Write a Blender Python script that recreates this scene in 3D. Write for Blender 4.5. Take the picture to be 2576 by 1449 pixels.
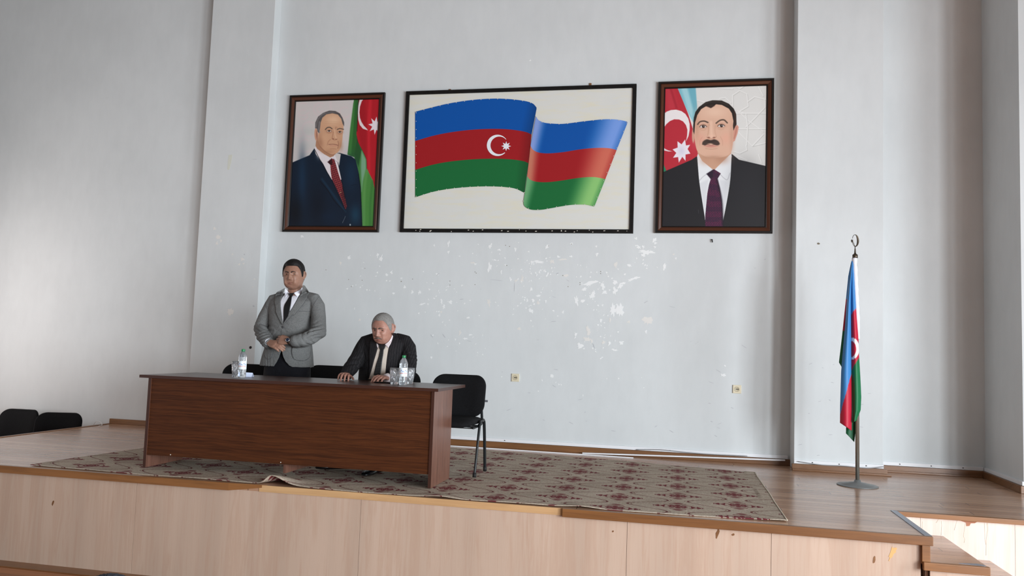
import bpy, bmesh, math, random
import numpy as np
from mathutils import Vector, Matrix, noise as mnoise
from mathutils.bvhtree import BVHTree
random.seed(7); rng = np.random.default_rng(7)
for o in list(bpy.data.objects): bpy.data.objects.remove(o)
S = bpy.context.scene; COL = S.collection

# ------------------------------------------------------------------ camera
FPX, CX, CY = 2003.9, 1288.0, 724.5
YAW, PITCH, ROLL = 0.20740986, 0.07398239, 0.03525867
CAM = np.array([0.0, 0.0, 1.08])
def _basis(a, b, c):
    ca, sa, cb, sb, cc, sc = math.cos(a), math.sin(a), math.cos(b), math.sin(b), math.cos(c), math.sin(c)
    F = np.array([-sa*cb, ca*cb, sb]); Rt = np.array([ca, sa, 0.0]); U = np.cross(Rt, F)
    return Rt*cc + U*sc, -Rt*sc + U*cc, F
CR, CU, CF = _basis(YAW, PITCH, ROLL)
cam = bpy.data.cameras.new('camera'); camo = bpy.data.objects.new('camera', cam); COL.objects.link(camo)
cam.sensor_width = 36.0; cam.lens = FPX/2576*36.0; cam.clip_start = 0.05; cam.clip_end = 100
m = Matrix.Identity(4)
for i in range(3):
    m[i][0] = CR[i]; m[i][1] = CU[i]; m[i][2] = -CF[i]; m[i][3] = CAM[i]
camo.matrix_world = m; S.camera = camo
def ray(px, py):
    d = CF*FPX + CR*(px-CX) - CU*(py-CY); return d/np.linalg.norm(d)
def Y_(px, py, y):
    d = ray(px, py); return CAM + d*(y-CAM[1])/d[1]
def Z_(px, py, z):
    d = ray(px, py); return CAM + d*(z-CAM[2])/d[2]

# ------------------------------------------------------------------ light and exposure
S.view_settings.view_transform = 'Standard'; S.view_settings.look = 'None'
S.view_settings.gamma = 1; S.view_settings.use_curve_mapping = False
S.view_settings.exposure = 0.13
W = bpy.data.worlds.new('sky'); S.world = W; W.use_nodes = True
bgn = W.node_tree.nodes['Background']; bgn.inputs[0].default_value = (0.75, 0.86, 1.0, 1); bgn.inputs[1].default_value = 1.0
HALL_L, HALL_R, HALL_Y0, STAGE_Z, FLOOR_Z, CEIL_Z = -9.0, 5.6, -9.0, 0.0, -0.738, 6.4
WIN_R = [(-7.4, 1.9), (-4.6, 1.9), (-1.8, 1.9), (1.0, 1.9), (3.8, 1.7)]     # centre y, width
WIN_L = [(-6.0, 1.8), (-2.6, 1.8), (0.8, 1.8), (4.0, 1.6), (7.1, 1.2)]
WIN_Z = (0.0, 2.6)
def area(name, loc, sx, sy, rot, power, col):
    l = bpy.data.lights.new(name, 'AREA'); l.shape = 'RECTANGLE'; l.size = sx; l.size_y = sy
    l.energy = power; l.color = col; l.spread = math.radians(170)
    o = bpy.data.objects.new(name, l); COL.objects.link(o); o.location = loc; o.rotation_euler = rot; return o
for i, (y, w) in enumerate(WIN_R):
    area('daylight_right', (HALL_R-0.03, y, sum(WIN_Z)/2), WIN_Z[1]-WIN_Z[0]-.1, w-.1, (0, math.radians(90), 0), [330, 370, 480, 560, 190][i], (0.885, 0.95, 1.0))
for i, (y, w) in enumerate(WIN_L):
    area('daylight_left', (HALL_L+0.03, y, sum(WIN_Z)/2), WIN_Z[1]-WIN_Z[0]-.1, w-.1, (0, math.radians(-90), 0), [2, 2, 3, 8, 36][i], (1.0, 0.88, 0.82))

# ------------------------------------------------------------------ node helper
def lin(c):
    c = np.asarray(c, float)/255.0
    return np.where(c <= 0.04045, c/12.92, ((c+0.055)/1.055)**2.4)
def L4(c): return (*[float(v) for v in lin(c)], 1.0)
class X:
    """arithmetic on shader sockets"""
    def __init__(s, nt, sock): s.nt = nt; s.s = sock
    def _m(s, op, *a, clamp=False):
        n = s.nt.nodes.new('ShaderNodeMath'); n.operation = op; n.use_clamp = clamp
        for i, v in enumerate((s,)+a):
            if isinstance(v, X): s.nt.links.new(v.s, n.inputs[i])
            else: n.inputs[i].default_value = float(v)
        return X(s.nt, n.outputs[0])
    def __add__(s, o): return s._m('ADD', o)
    def __sub__(s, o): return s._m('SUBTRACT', o)
    def __mul__(s, o): return s._m('MULTIPLY', o)
    def __truediv__(s, o): return s._m('DIVIDE', o)
    def floor(s): return s._m('FLOOR')
    def fract(s): return s._m('FRACT')
    def abs(s): return s._m('ABSOLUTE')
    def sin(s): return s._m('SINE')
    def lt(s, o): return s._m('LESS_THAN', o)
    def gt(s, o): return s._m('GREATER_THAN', o)
    def mn(s, o): return s._m('MINIMUM', o)
    def mx(s, o): return s._m('MAXIMUM', o)
    def pw(s, o): return s._m('POWER', o)
    def sstep(s, a, b):
        n = s.nt.nodes.new('ShaderNodeMapRange'); n.interpolation_type = 'SMOOTHSTEP'
        s.nt.links.new(s.s, n.inputs[0]); n.inputs[1].default_value = a; n.inputs[2].default_value = b
        return X(s.nt, n.outputs[0])
class Mat:
    def __init__(s, name, base=(200, 200, 200), rough=0.6, metal=0.0, spec=0.5, **kw):
        s.m = bpy.data.materials.new(name); s.m.use_nodes = True; s.nt = s.m.node_tree
        s.b = s.nt.nodes['Principled BSDF']
        s.b.inputs['Base Color'].default_value = L4(base); s.b.inputs['Roughness'].default_value = rough
        s.b.inputs['Metallic'].default_value = metal; s.b.inputs['Specular IOR Level'].default_value = spec
        for k, v in kw.items(): s.b.inputs[k].default_value = v
        s._c = None
    def xyz(s, kind='Object'):
        t = s.nt.nodes.new('ShaderNodeTexCoord'); p = s.nt.nodes.new('ShaderNodeSeparateXYZ')
        s.nt.links.new(t.outputs[kind], p.inputs[0]); return [X(s.nt, p.outputs[i]) for i in range(3)]
    def vec(s, x, y, z):
        n = s.nt.nodes.new('ShaderNodeCombineXYZ')
        for i, v in enumerate((x, y, z)):
            if isinstance(v, X): s.nt.links.new(v.s, n.inputs[i])
            else: n.inputs[i].default_value = float(v)
        return n.outputs[0]
    def noise(s, v, scale=5, detail=3, rough=.5, dist=0):
        n = s.nt.nodes.new('ShaderNodeTexNoise'); s.nt.links.new(v, n.inputs['Vector'])
        n.inputs['Scale'].default_value = scale; n.inputs['Detail'].default_value = detail
        n.inputs['Roughness'].default_value = rough; n.inputs['Distortion'].default_value = dist
        return X(s.nt, n.outputs[0])
    def white(s, v):
        n = s.nt.nodes.new('ShaderNodeTexWhiteNoise'); s.nt.links.new(v, n.inputs['Vector']); return X(s.nt, n.outputs['Value'])
    def mix(s, f, a, b):
        n = s.nt.nodes.new('ShaderNodeMix'); n.data_type = 'RGBA'
        if isinstance(f, X): s.nt.links.new(f.s, n.inputs[0])
        else: n.inputs[0].default_value = f
        for i, v in ((6, a), (7, b)):
            if isinstance(v, tuple): n.inputs[i].default_value = L4(v)
            else: s.nt.links.new(v, n.inputs[i])
        return n.outputs[2]
    def color(s, sock): s.nt.links.new(sock, s.b.inputs['Base Color'])
    def setin(s, k, x): s.nt.links.new(x.s, s.b.inputs[k])
    def bump(s, h, strength=.3, dist=.01):
        n = s.nt.nodes.new('ShaderNodeBump'); n.inputs['Strength'].default_value = strength; n.inputs['Distance'].default_value = dist
        s.nt.links.new(h.s, n.inputs['Height']); s.nt.links.new(n.outputs[0], s.b.inputs['Normal'])

def m_attr(name, rough=.5, spec=.5):
    M_ = Mat(name, rough=rough, spec=spec)
    a = M_.nt.nodes.new('ShaderNodeAttribute'); a.attribute_name = 'Col'; M_.color(a.outputs['Color']); return M_.m
def m_wall(name, base, amp=6):
    M_ = Mat(name, base, rough=.55, spec=.35); x, y, z = M_.xyz(); v = M_.vec(x, y, z)
    n1 = M_.noise(v, .7, 4, .6); n2 = M_.noise(M_.vec(x*1.0, y, z*.35), 9, 4, .6)
    f = (n1*.7+n2*.3).sstep(.3, .7)
    c = M_.mix(f, tuple(b-amp for b in base), tuple(min(255, b+amp*.6) for b in base))
    sc = M_.noise(M_.vec(x*.5+3.1, y, z*3), 6, 5, .7, .6).sstep(.70, .78)
    c = M_.mix(sc*.35, c, (120, 120, 122)); M_.color(c)
    M_.bump(M_.noise(v, 30, 3), .10, .004); return M_.m
def m_planks(name, w, ca, cb, knot, rough=.28, seam=(60, 38, 25), off=0.0):
    M_ = Mat(name, ca, rough=rough, spec=.55); x, y, z = M_.xyz()
    q = (y+off)/w; row = q.floor(); fr = q.fract()
    r1 = M_.white(M_.vec(row, 3.3, 1.1)); ln = (x/2.9+r1*7.0); bid = ln.floor(); r2 = M_.white(M_.vec(row, bid, 5.0))
    g = M_.noise(M_.vec(x*.8+r2*30.0, y*14.0, z), 3.2, 5, .6, .4); g2 = M_.noise(M_.vec(x*.35+r2*9.0, y*45.0, z), 4, 3, .6)
    c = M_.mix((g*.8+r2*.55-.2).sstep(.15, .85), ca, cb)
    c = M_.mix(g2.sstep(.52, .75)*.35, c, knot)
    kn = M_.noise(M_.vec(x*1.1+r2*17.0, y*9.0, 2.0), 2.6, 2, .4).sstep(.66, .72)
    c = M_.mix(kn*.65, c, knot)
    sm = (fr-.5).abs().sstep(.470, .492); se = (ln.fract()-.5).abs().sstep(.4985, .4995)
    c = M_.mix(sm.mx(se)*.85, c, seam); M_.color(c)
    M_.bump((g*.25)-(sm.mx(se))+M_.noise(M_.vec(x*.6, y*5.0, 0), 2.0, 2)*1.2, .16, .003)
    M_.setin('Roughness', g*.14+rough-.07); return M_.m
def m_laminate(name, a, b, c3, axis='z', rough=.35, sc=1.0, contrast=.8):
    M_ = Mat(name, a, rough=rough, spec=.22 if name == 'walnut_laminate' else .5); x, y, z = M_.xyz()
    if axis == 'z': u, v = x+y*.7, z
    else: u, v = z+y*.6, x
    g = M_.noise(M_.vec(u*9.0*sc, v*.55*sc, 1.7), 2.0, 5, .62, .55); g2 = M_.noise(M_.vec(u*60.0*sc, v*1.1*sc, 4.0), 2.0, 4, .6, .2)
    big = M_.noise(M_.vec(u*1.6*sc, v*.10*sc, 0), 2.2, 2, .5)
    rings = ((g*22.0*contrast+u*6.0*sc).sin()*.5+.5).pw(2.0)
    c = M_.mix(big.sstep(.3, .7), a, b); c = M_.mix(rings*.38*contrast, c, c3); c = M_.mix(g2.sstep(.5, .8)*.45, c, c3)
    M_.color(c); M_.bump(g2, .05, .001); return M_.m
def m_walnut(name, a, b, c3, axis='x', rough=.42, spec=.22):
    M_ = Mat(name, a, rough=rough, spec=spec); x, y, z = M_.xyz()
    if axis == 'z': u, v = y+x*.7, z
    else: u, v = z+y*.6, x
    wv = M_.noise(M_.vec(u*2.0, v*.9, 7.0), 2.0, 2, .5)*.05; u = u+wv
    g = M_.noise(M_.vec(u*42.0, v*1.0, 1.7), 2.0, 4, .65, .3); g2 = M_.noise(M_.vec(u*95.0, v*2.2, 4.0), 2.0, 3, .6, .1)
    c = M_.mix(g.sstep(.34, .66), a, b); c = M_.mix(g2.sstep(.48, .66)*.45, c, c3); c = M_.mix(g.sstep(.60, .72)*.3, c, c3)
    M_.color(c); M_.bump(g2, .05, .001); return M_.m
def m_fabric(name, a, b, scale=260, rough=.9, bump=.3, spec=.2):
    M_ = Mat(name, a, rough=rough, spec=spec); x, y, z = M_.xyz(); v = M_.vec(x, y, z)
    n = M_.noise(v, scale, 2, .7); n2 = M_.noise(v, scale*.3, 3, .6)
    M_.color(M_.mix((n*.6+n2*.4).sstep(.35, .65), a, b)); M_.bump(n, bump, .001); return M_.m

def m_cloth(name, a, b, scale=150, fold=.5, rough=.85, stripes=None, spec=.2, vstreak=1.0):
    """woven cloth with soft creases in its bump"""
    M_ = Mat(name, a, rough=rough, spec=spec); x, y, z = M_.xyz(); v = M_.vec(x, y, z)
    n = M_.noise(v, scale*1.3, 2, .7); n2 = M_.noise(M_.vec(x*3.0, y*3.0, z*vstreak), scale*.4, 3, .6)
    c = M_.mix((n*.7+n2*.3).sstep(.36, .64), a, b)
    if stripes:
        st = ((x*stripes[0]).fract()-.5).abs().gt(.44); c = M_.mix(st*stripes[2], c, stripes[1])
    M_.color(c)
    cr = M_.noise(M_.vec(x+z*.35, y, z*1.6), 11, 3, .5, .8); M_.bump(cr*1.0+n*.06, fold, .02); return M_.m

M = {}
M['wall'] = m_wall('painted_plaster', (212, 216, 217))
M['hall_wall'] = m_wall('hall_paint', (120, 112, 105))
M['patch'] = Mat('bare_filler', (236, 238, 238), rough=.7).m
M['patch2'] = Mat('bare_plaster', (226, 224, 220), rough=.8).m
M['dark_hole'] = Mat('drill_hole', (120, 113, 98), rough=.9).m
M['scuff'] = Mat('scuff_mark', (192, 194, 198), rough=.9).m
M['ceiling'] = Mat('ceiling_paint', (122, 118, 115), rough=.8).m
M['stage_floor'] = m_planks('varnished_pine_boards', .098, (190, 152, 124), (164, 126, 100), (108, 84, 72), rough=.20, seam=(88, 66, 54))
M['hall_floor'] = m_planks('orange_floor_boards', .13, (172, 105, 52), (140, 82, 40), (82, 48, 26), rough=.35)
M['laminate'] = m_laminate('beech_laminate', (194, 170, 152), (180, 157, 140), (172, 138, 116), 'z')
M['laminate2'] = m_laminate('pale_beech_laminate', (226, 210, 200), (218, 200, 190), (208, 182, 165), 'z')
M['nosing'] = m_laminate('varnished_edge_board', (142, 96, 56), (118, 78, 44), (80, 50, 30), 'x', rough=.35)
M['skirting'] = m_laminate('wood_skirting', (140, 98, 62), (118, 80, 50), (86, 56, 36), 'x', rough=.35)
M['walnut'] = m_walnut('walnut_laminate', (84, 46, 24), (66, 35, 19), (38, 19, 11))
M['walnut_v'] = m_walnut('walnut_laminate_upright', (118, 82, 68), (98, 66, 54), (66, 42, 34), 'z', .33, .5)
M['walnut_top'] = m_laminate('walnut_laminate_top', (82, 50, 40), (70, 42, 34), (48, 28, 22), 'x', rough=.30, sc=1.3)
M['edge_band'] = Mat('dark_edge_band', (62, 36, 28), rough=.35).m
M['trunking'] = Mat('white_trunking', (232, 233, 236), rough=.4).m
M['cable'] = Mat('grey_cable', (150, 150, 152), rough=.5).m
M['white_cable'] = Mat('white_cable', (225, 225, 225), rough=.5).m
M['black_fabric'] = m_fabric('black_upholstery', (19, 19, 21), (12, 12, 14), 220)
M['black_metal'] = Mat('black_steel_tube', (24, 28, 30), rough=.3, spec=.5).m
M['rubber'] = Mat('rubber_cap', (15, 15, 15), rough=.7).m
M['black_gloss'] = Mat('black_gloss_frame', (20, 14, 12), rough=.3).m
M['frame_brown'] = Mat('brown_frame_wood', (78, 42, 26), rough=.3).m
M['frame_black'] = m_fabric('worn_black_paint', (18, 17, 17), (26, 24, 23), 30, rough=.45)
M['chip'] = Mat('paint_chip', (215, 210, 200), rough=.8).m
M['metal'] = Mat('brushed_steel', (165, 160, 150), rough=.35, metal=.8).m
M['base_grey'] = Mat('grey_painted_steel', (120, 122, 122), rough=.4, metal=.3).m
M['bronze'] = Mat('dark_bronze', (82, 72, 60), rough=.35, metal=.7).m
M['socket'] = Mat('cream_plastic', (222, 212, 186), rough=.35).m
M['socket_in'] = Mat('socket_recess', (196, 186, 160), rough=.4).m
M['dark'] = Mat('dark_gap', (22, 20, 18), rough=.7).m
M['skin_a'] = m_fabric('tanned_skin', (152, 114, 96), (140, 104, 87), 60, rough=.5, bump=.05, spec=.4)
M['skin_b'] = m_fabric('ruddy_skin', (166, 122, 106), (154, 110, 95), 60, rough=.5, bump=.05, spec=.4)
M['lip_a'] = Mat('lips_brown', (130, 82, 72), rough=.5).m
M['lip_b'] = Mat('lips_pink', (150, 92, 84), rough=.5).m
M['hair_black'] = m_fabric('black_hair', (16, 15, 16), (30, 27, 26), 140, rough=.6, bump=.8)
M['hair_grey'] = m_fabric('grey_hair', (146, 144, 140), (100, 98, 96), 420, rough=.8, bump=.5)
M['hair_slate'] = m_fabric('dark_slate_hair', (58, 62, 70), (32, 34, 40), 120, rough=.7, bump=.9)
M['brow'] = Mat('dark_brow', (38, 28, 25), rough=.8).m
M['brow_grey'] = Mat('grey_brow', (78, 68, 62), rough=.8).m
M['moustache'] = m_fabric('grey_moustache', (132, 122, 114), (92, 82, 76), 200, rough=.8)
M['eye_white'] = Mat('eye_white', (168, 156, 150), rough=.25).m
M['iris'] = Mat('dark_iris', (34, 24, 20), rough=.15).m
M['tweed'] = m_cloth('grey_tweed', (122, 123, 122), (92, 93, 93), 230, fold=.55, vstreak=1.0)
M['tweed_edge'] = Mat('dark_seam_thread', (74, 74, 76), rough=.9).m  # dark grey thread colour for seams, pocket edges and the button
M['pinstripe'] = m_cloth('black_pinstripe', (30, 29, 31), (21, 20, 22), 160, fold=.6, stripes=(55.0, (62, 58, 60), .55))
M['pinlapel'] = m_cloth('black_pinstripe_lapel', (36, 34, 36), (24, 23, 25), 160, fold=.3, stripes=(55.0, (62, 58, 60), .5))
M['navy'] = m_cloth('navy_trouser_cloth', (22, 22, 28), (16, 16, 22), 160, fold=.6)
M['shirt'] = m_cloth('white_cotton', (226, 228, 236), (222, 223, 232), 200, fold=.25, rough=.75)
M['cream_shirt'] = m_cloth('cream_cotton', (214, 202, 190), (202, 190, 178), 200, fold=.25, rough=.75)
M['pinkwhite'] = m_cloth('pale_cotton', (224, 214, 216), (216, 206, 208), 200, fold=.2, rough=.75)
M['black_tie'] = Mat('black_satin', (14, 14, 17), rough=.45).m
def _tie2():
    M_ = Mat('spotted_black_tie', (20, 20, 22), rough=.45); x, y, z = M_.xyz()
    a = ((x*70.0).fract()-.5).abs().lt(.24); b = ((z*70.0).fract()-.5).abs().lt(.24)
    M_.color(M_.mix(a*b*.5, (19, 20, 22), (88, 90, 92))); return M_.m
M['spot_tie'] = _tie2()
M['shoe'] = Mat('polished_black_leather', (13, 13, 15), rough=.22).m
M['watch_metal'] = Mat('watch_steel', (190, 192, 196), rough=.25, metal=.9).m
M['watch_face'] = Mat('watch_dial', (30, 40, 60), rough=.2).m
M['bright_glass'] = Mat('cut_crystal', (250, 252, 255), rough=.03, spec=.5, **{'Transmission Weight': .90, 'IOR': 1.5}).m
M['pet'] = Mat('clear_bottle_plastic', (244, 250, 255), rough=.05, **{'Transmission Weight': .88, 'IOR': 1.35}).m
M['cap_green'] = Mat('green_cap', (30, 125, 75), rough=.4).m
M['label_pale'] = Mat('pale_label', (226, 236, 240), rough=.4).m
M['label_blue'] = Mat('blue_print', (28, 95, 185), rough=.4).m
M['label_red'] = Mat('red_print', (205, 60, 60), rough=.4).m
M['paper'] = Mat('pale_blue_paper', (205, 216, 240), rough=.7).m
M['phone'] = Mat('black_phone', (14, 14, 16), rough=.15).m
M['print'] = m_attr('printed_photograph', .38, .4)
M['flagpaint'] = m_attr('painted_metal_sheet', .34, .4)
M['flagcloth'] = m_attr('satin_flag_cloth', .5, .35)
M['white_paint'] = Mat('white_paint', (232, 236, 242), rough=.4).m
def _board():
    M_ = Mat('cream_painted_board', (226, 224, 214), rough=.45); x, y, z = M_.xyz()
    n = M_.noise(M_.vec(x*.8, y, z*5.0), 4, 5, .65, .5); n2 = M_.noise(M_.vec(x, y, z), 1.6, 3)
    c = M_.mix(n.sstep(.42, .7)*.7, (218, 219, 214), (222, 218, 196)); c = M_.mix(n2.sstep(.5, .7)*.4, c, (208, 212, 212)); M_.color(c); return M_.m
M['board'] = _board()
M['tape'] = Mat('clear_tape', (214, 216, 205), rough=.2).m
M['aluminium'] = Mat('aluminium_strip', (150, 156, 168), rough=.35, metal=.6).m
M['raw_edge'] = m_laminate('raw_ply_edge', (202, 164, 118), (186, 146, 102), (160, 120, 80), 'x', rough=.6)
M['chipboard'] = Mat('bare_chipboard', (205, 162, 105), rough=.8).m
M['brown_board'] = Mat('torn_brown_backing', (165, 112, 86), rough=.8).m

# ------------------------------------------------------------------ mesh helpers
def link(name, mesh, parent=None):
    o = bpy.data.objects.new(name, mesh); COL.objects.link(o)
    if parent is not None:
        o.parent = parent; off = Vector(); q = parent
        while q is not None: off += Vector(q.location); q = q.parent
        o.location = -off
    return o
def tag(o, label=None, cat=None, group=None, kind=None):
    if label: o['label'] = label
    if cat: o['category'] = cat
    if group: o['group'] = group
    if kind: o['kind'] = kind
    return o
def thing(name, label, cat, loc=(0, 0, 0), group=None):
    o = bpy.data.objects.new(name, None); COL.objects.link(o); o.location = loc; o.empty_display_size = .1
    return tag(o, label, cat, group)
class MB:
    """collects vertices and faces in world space and links them as one mesh"""
    def __init__(s): s.v = []; s.f = []; s.mi = []; s.mats = []; s.sm = []
    def _mi(s, mat):
        if mat not in s.mats: s.mats.append(mat)
        return s.mats.index(mat)
    def add(s, vs, fs, mat, smooth=False):
        b = len(s.v); s.v += [tuple(map(float, p)) for p in vs]
        k = s._mi(mat)
        for f in fs: s.f.append([b+i for i in f]); s.mi.append(k); s.sm.append(smooth)
        return s
    def box(s, x0, x1, y0, y1, z0, z1, mat, bev=0):
        if bev <= 0:
            vs = [(x, y, z) for x in (x0, x1) for y in (y0, y1) for z in (z0, z1)]
            fs = [(0, 1, 3, 2), (4, 6, 7, 5), (0, 4, 5, 1), (2, 3, 7, 6), (0, 2, 6, 4), (1, 5, 7, 3)]
            return s.add(vs, fs, mat)
        bm = bmesh.new(); bmesh.ops.create_cube(bm, size=1)
        for v in bm.verts:
            v.co = Vector(((x0+x1)/2+v.co.x*(x1-x0), (y0+y1)/2+v.co.y*(y1-y0), (z0+z1)/2+v.co.z*(z1-z0)))
        bmesh.ops.bevel(bm, geom=bm.edges[:], offset=bev, segments=3, affect='EDGES', profile=.6)
        s.bm(bm, mat); bm.free(); return s
    def bm(s, bm, mat, smooth=False):
        bm.verts.index_update(); return s.add([v.co[:] for v in bm.verts], [[v.index for v in f.verts] for f in bm.faces], mat, smooth)
    def quad(s, a, b, c, d, mat): return s.add([a, b, c, d], [(0, 1, 2, 3)], mat)
    def prism(s, pts, d0, d1, axis, mat):
        """pts 2-D outline extruded along an axis"""
        def P(p, d):
            return {'y': (p[0], d, p[1]), 'x': (d, p[0], p[1]), 'z': (p[0], p[1], d)}[axis]
        n = len(pts); vs = [P(p, d0) for p in pts]+[P(p, d1) for p in pts]
        fs = [list(range(n)), list(range(2*n-1, n-1, -1))]+[[i, (i+1) % n, n+(i+1) % n, n+i][::-1] for i in range(n)]
        return s.add(vs, fs, mat)
    def tube(s, path, r, mat, n=12, ry=None, cap=True, up=(0, 0, 1)):
        """sweep of an elliptical section; r / ry may be lists; round ends when cap == 'round'"""
        P = [Vector(p) for p in path]; k = len(P)
        rs = list(r) if hasattr(r, '__len__') else [r]*k
        rys = rs if ry is None else (list(ry) if hasattr(ry, '__len__') else [ry]*k)
        if cap == 'round':
            t0 = (P[0]-P[1]).normalized(); t1 = (P[-1]-P[-2]).normalized(); A = []; RA = []; RB = []
            e0 = min(rs[0], rys[0]); e1 = min(rs[-1], rys[-1])
            for a in (85, 65, 40, 18): A.append(P[0]+t0*e0*math.sin(math.radians(a))); RA.append(rs[0]*math.cos(math.radians(a))); RB.append(rys[0]*math.cos(math.radians(a)))
            Bp = []; B1 = []; B2 = []
            for a in (18, 40, 65, 85): Bp.append(P[-1]+t1*e1*math.sin(math.radians(a))); B1.append(rs[-1]*math.cos(math.radians(a))); B2.append(rys[-1]*math.cos(math.radians(a)))
            P = A+P+Bp; rs = RA+rs+B1; rys = RB+rys+B2; k = len(P)
        vs = []; prev = None
        for i in range(k):
            t = (P[min(i+1, k-1)]-P[max(i-1, 0)]).normalized()
            if prev is None:
                ref = Vector(up)
                if abs(t.dot(ref)) > .95: ref = Vector((0, 1, 0))
                a = (ref-t*ref.dot(t)).normalized()
            else: a = (prev-t*prev.dot(t)).normalized()
            prev = a; b = t.cross(a)
            for j in range(n):
                th = 2*math.pi*j/n; vs.append(P[i]+a*rys[i]*math.cos(th)+b*rs[i]*math.sin(th))
        fs = [(i*n+j, i*n+(j+1) % n, (i+1)*n+(j+1) % n, (i+1)*n+j) for i in range(k-1) for j in range(n)]
        if cap: fs += [list(range(n))[::-1], [(k-1)*n+j for j in range(n)]]
        return s.add(vs, fs, mat, True)
    def lathe(s, prof, c, mat, n=32, axis=(0, 0, 1), mod=None):
        """prof: list of (r, h)"""
        ax = Vector(axis).normalized(); q = Vector((0, 0, 1)).rotation_difference(ax); vs = []
        for i, (r, h) in enumerate(prof):
            for j in range(n):
                th = 2*math.pi*j/n; rr = r*(mod(th, h) if mod else 1)
                vs.append(Vector(c)+q @ Vector((rr*math.cos(th), rr*math.sin(th), h)))
        fs = [(i*n+j, i*n+(j+1) % n, (i+1)*n+(j+1) % n, (i+1)*n+j) for i in range(len(prof)-1) for j in range(n)]
        if prof[0][0] > 1e-6: fs.append(list(range(n))[::-1])
        if prof[-1][0] > 1e-6: fs.append([(len(prof)-1)*n+j for j in range(n)])
        return s.add(vs, fs, mat, True)
    def loft(s, rings, mat, cap=True):
        n = len(rings[0]); vs = [p for r in rings for p in r]
        fs = [(i*n+j, i*n+(j+1) % n, (i+1)*n+(j+1) % n, (i+1)*n+j) for i in range(len(rings)-1) for j in range(n)]
        if cap: fs += [list(range(n))[::-1], [(len(rings)-1)*n+j for j in range(n)]]
        return s.add(vs, fs, mat, True)
    def build(s, name, parent=None, fixn=True):
        me = bpy.data.meshes.new(name); me.from_pydata(s.v, [], s.f)
        for mt in s.mats: me.materials.append(mt)
        me.polygons.foreach_set('material_index', s.mi); me.polygons.foreach_set('use_smooth', s.sm)
        if fixn:
            bm = bmesh.new(); bm.from_mesh(me); bmesh.ops.recalc_face_normals(bm, faces=bm.faces); bm.to_mesh(me); bm.free()
        me.update(); return link(name, me, parent)
def struct(mb, name):
    o = mb.build(name); o['kind'] = 'structure'; return o
def bake(o, mods=None):
    """replace a mesh by its evaluated form"""
    dg = bpy.context.evaluated_depsgraph_get(); ev = o.evaluated_get(dg)
    me = bpy.data.meshes.new_from_object(ev, depsgraph=dg); o.modifiers.clear(); old = o.data; o.data = me
    return o
def remesh(o, voxel, smooth=2, fac=.5):
    md = o.modifiers.new('r', 'REMESH'); md.mode = 'VOXEL'; md.voxel_size = voxel; md.use_smooth_shade = True
    if smooth:
        sm = o.modifiers.new('s', 'SMOOTH'); sm.factor = fac; sm.iterations = smooth
    return bake(o)
def spline(pts, n):
    """Catmull-Rom resampled to n points by length"""
    P = np.array(pts, float)
    if len(P) == 2: t = np.linspace(0, 1, n)[:, None]; return P[0]*(1-t)+P[1]*t
    Q = np.vstack([2*P[0]-P[1], P, 2*P[-1]-P[-2]]); out = []
    for i in range(1, len(Q)-2):
        t = np.linspace(0, 1, 12, endpoint=False)[:, None]
        out.append(.5*((2*Q[i])+(-Q[i-1]+Q[i+1])*t+(2*Q[i-1]-5*Q[i]+4*Q[i+1]-Q[i+2])*t**2+(-Q[i-1]+3*Q[i]-3*Q[i+1]+Q[i+2])*t**3))
    out = np.vstack(out+[P[-1:]]); d = np.r_[0, np.cumsum(np.linalg.norm(np.diff(out, axis=0), axis=1))]
    s_ = np.linspace(0, d[-1], n); return np.stack([np.interp(s_, d, out[:, k]) for k in range(out.shape[1])], 1)
def resamp(pts, n):
    P = np.array(pts, float); d = np.r_[0, np.cumsum(np.linalg.norm(np.diff(P, axis=0), axis=1))]
    s_ = np.linspace(0, d[-1], n); return np.stack([np.interp(s_, d, P[:, k]) for k in range(P.shape[1])], 1)
def copy_tree(o, parent=None):
    c = o.copy(); COL.objects.link(c); c.parent = parent
    for ch in [q for q in o.children]: copy_tree(ch, c)
    return c
def grid_mesh(name, P, mat, parent=None, colors=None, smooth=True, thick=0.0, flip=False):
    """P: (rows, cols, 3); colors (rows, cols, 3) linear"""
    r, c = P.shape[:2]; me = bpy.data.meshes.new(name)
    idx = np.arange(r*c).reshape(r, c); f = np.stack([idx[:-1, :-1], idx[:-1, 1:], idx[1:, 1:], idx[1:, :-1]], -1).reshape(-1, 4)
    if flip: f = f[:, ::-1]
    me.from_pydata(P.reshape(-1, 3).tolist(), [], f.tolist()); me.materials.append(mat)
    me.polygons.foreach_set('use_smooth', [smooth]*len(f))
    if colors is not None:
        a = me.color_attributes.new('Col', 'FLOAT_COLOR', 'POINT'); cc = np.ones((r*c, 4), np.float32); cc[:, :3] = colors.reshape(-1, 3)
        a.data.foreach_set('color', cc.ravel())
    o = link(name, me, parent)
    if thick: md = o.modifiers.new('t', 'SOLIDIFY'); md.thickness = thick; md.offset = -1
    return o

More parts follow.
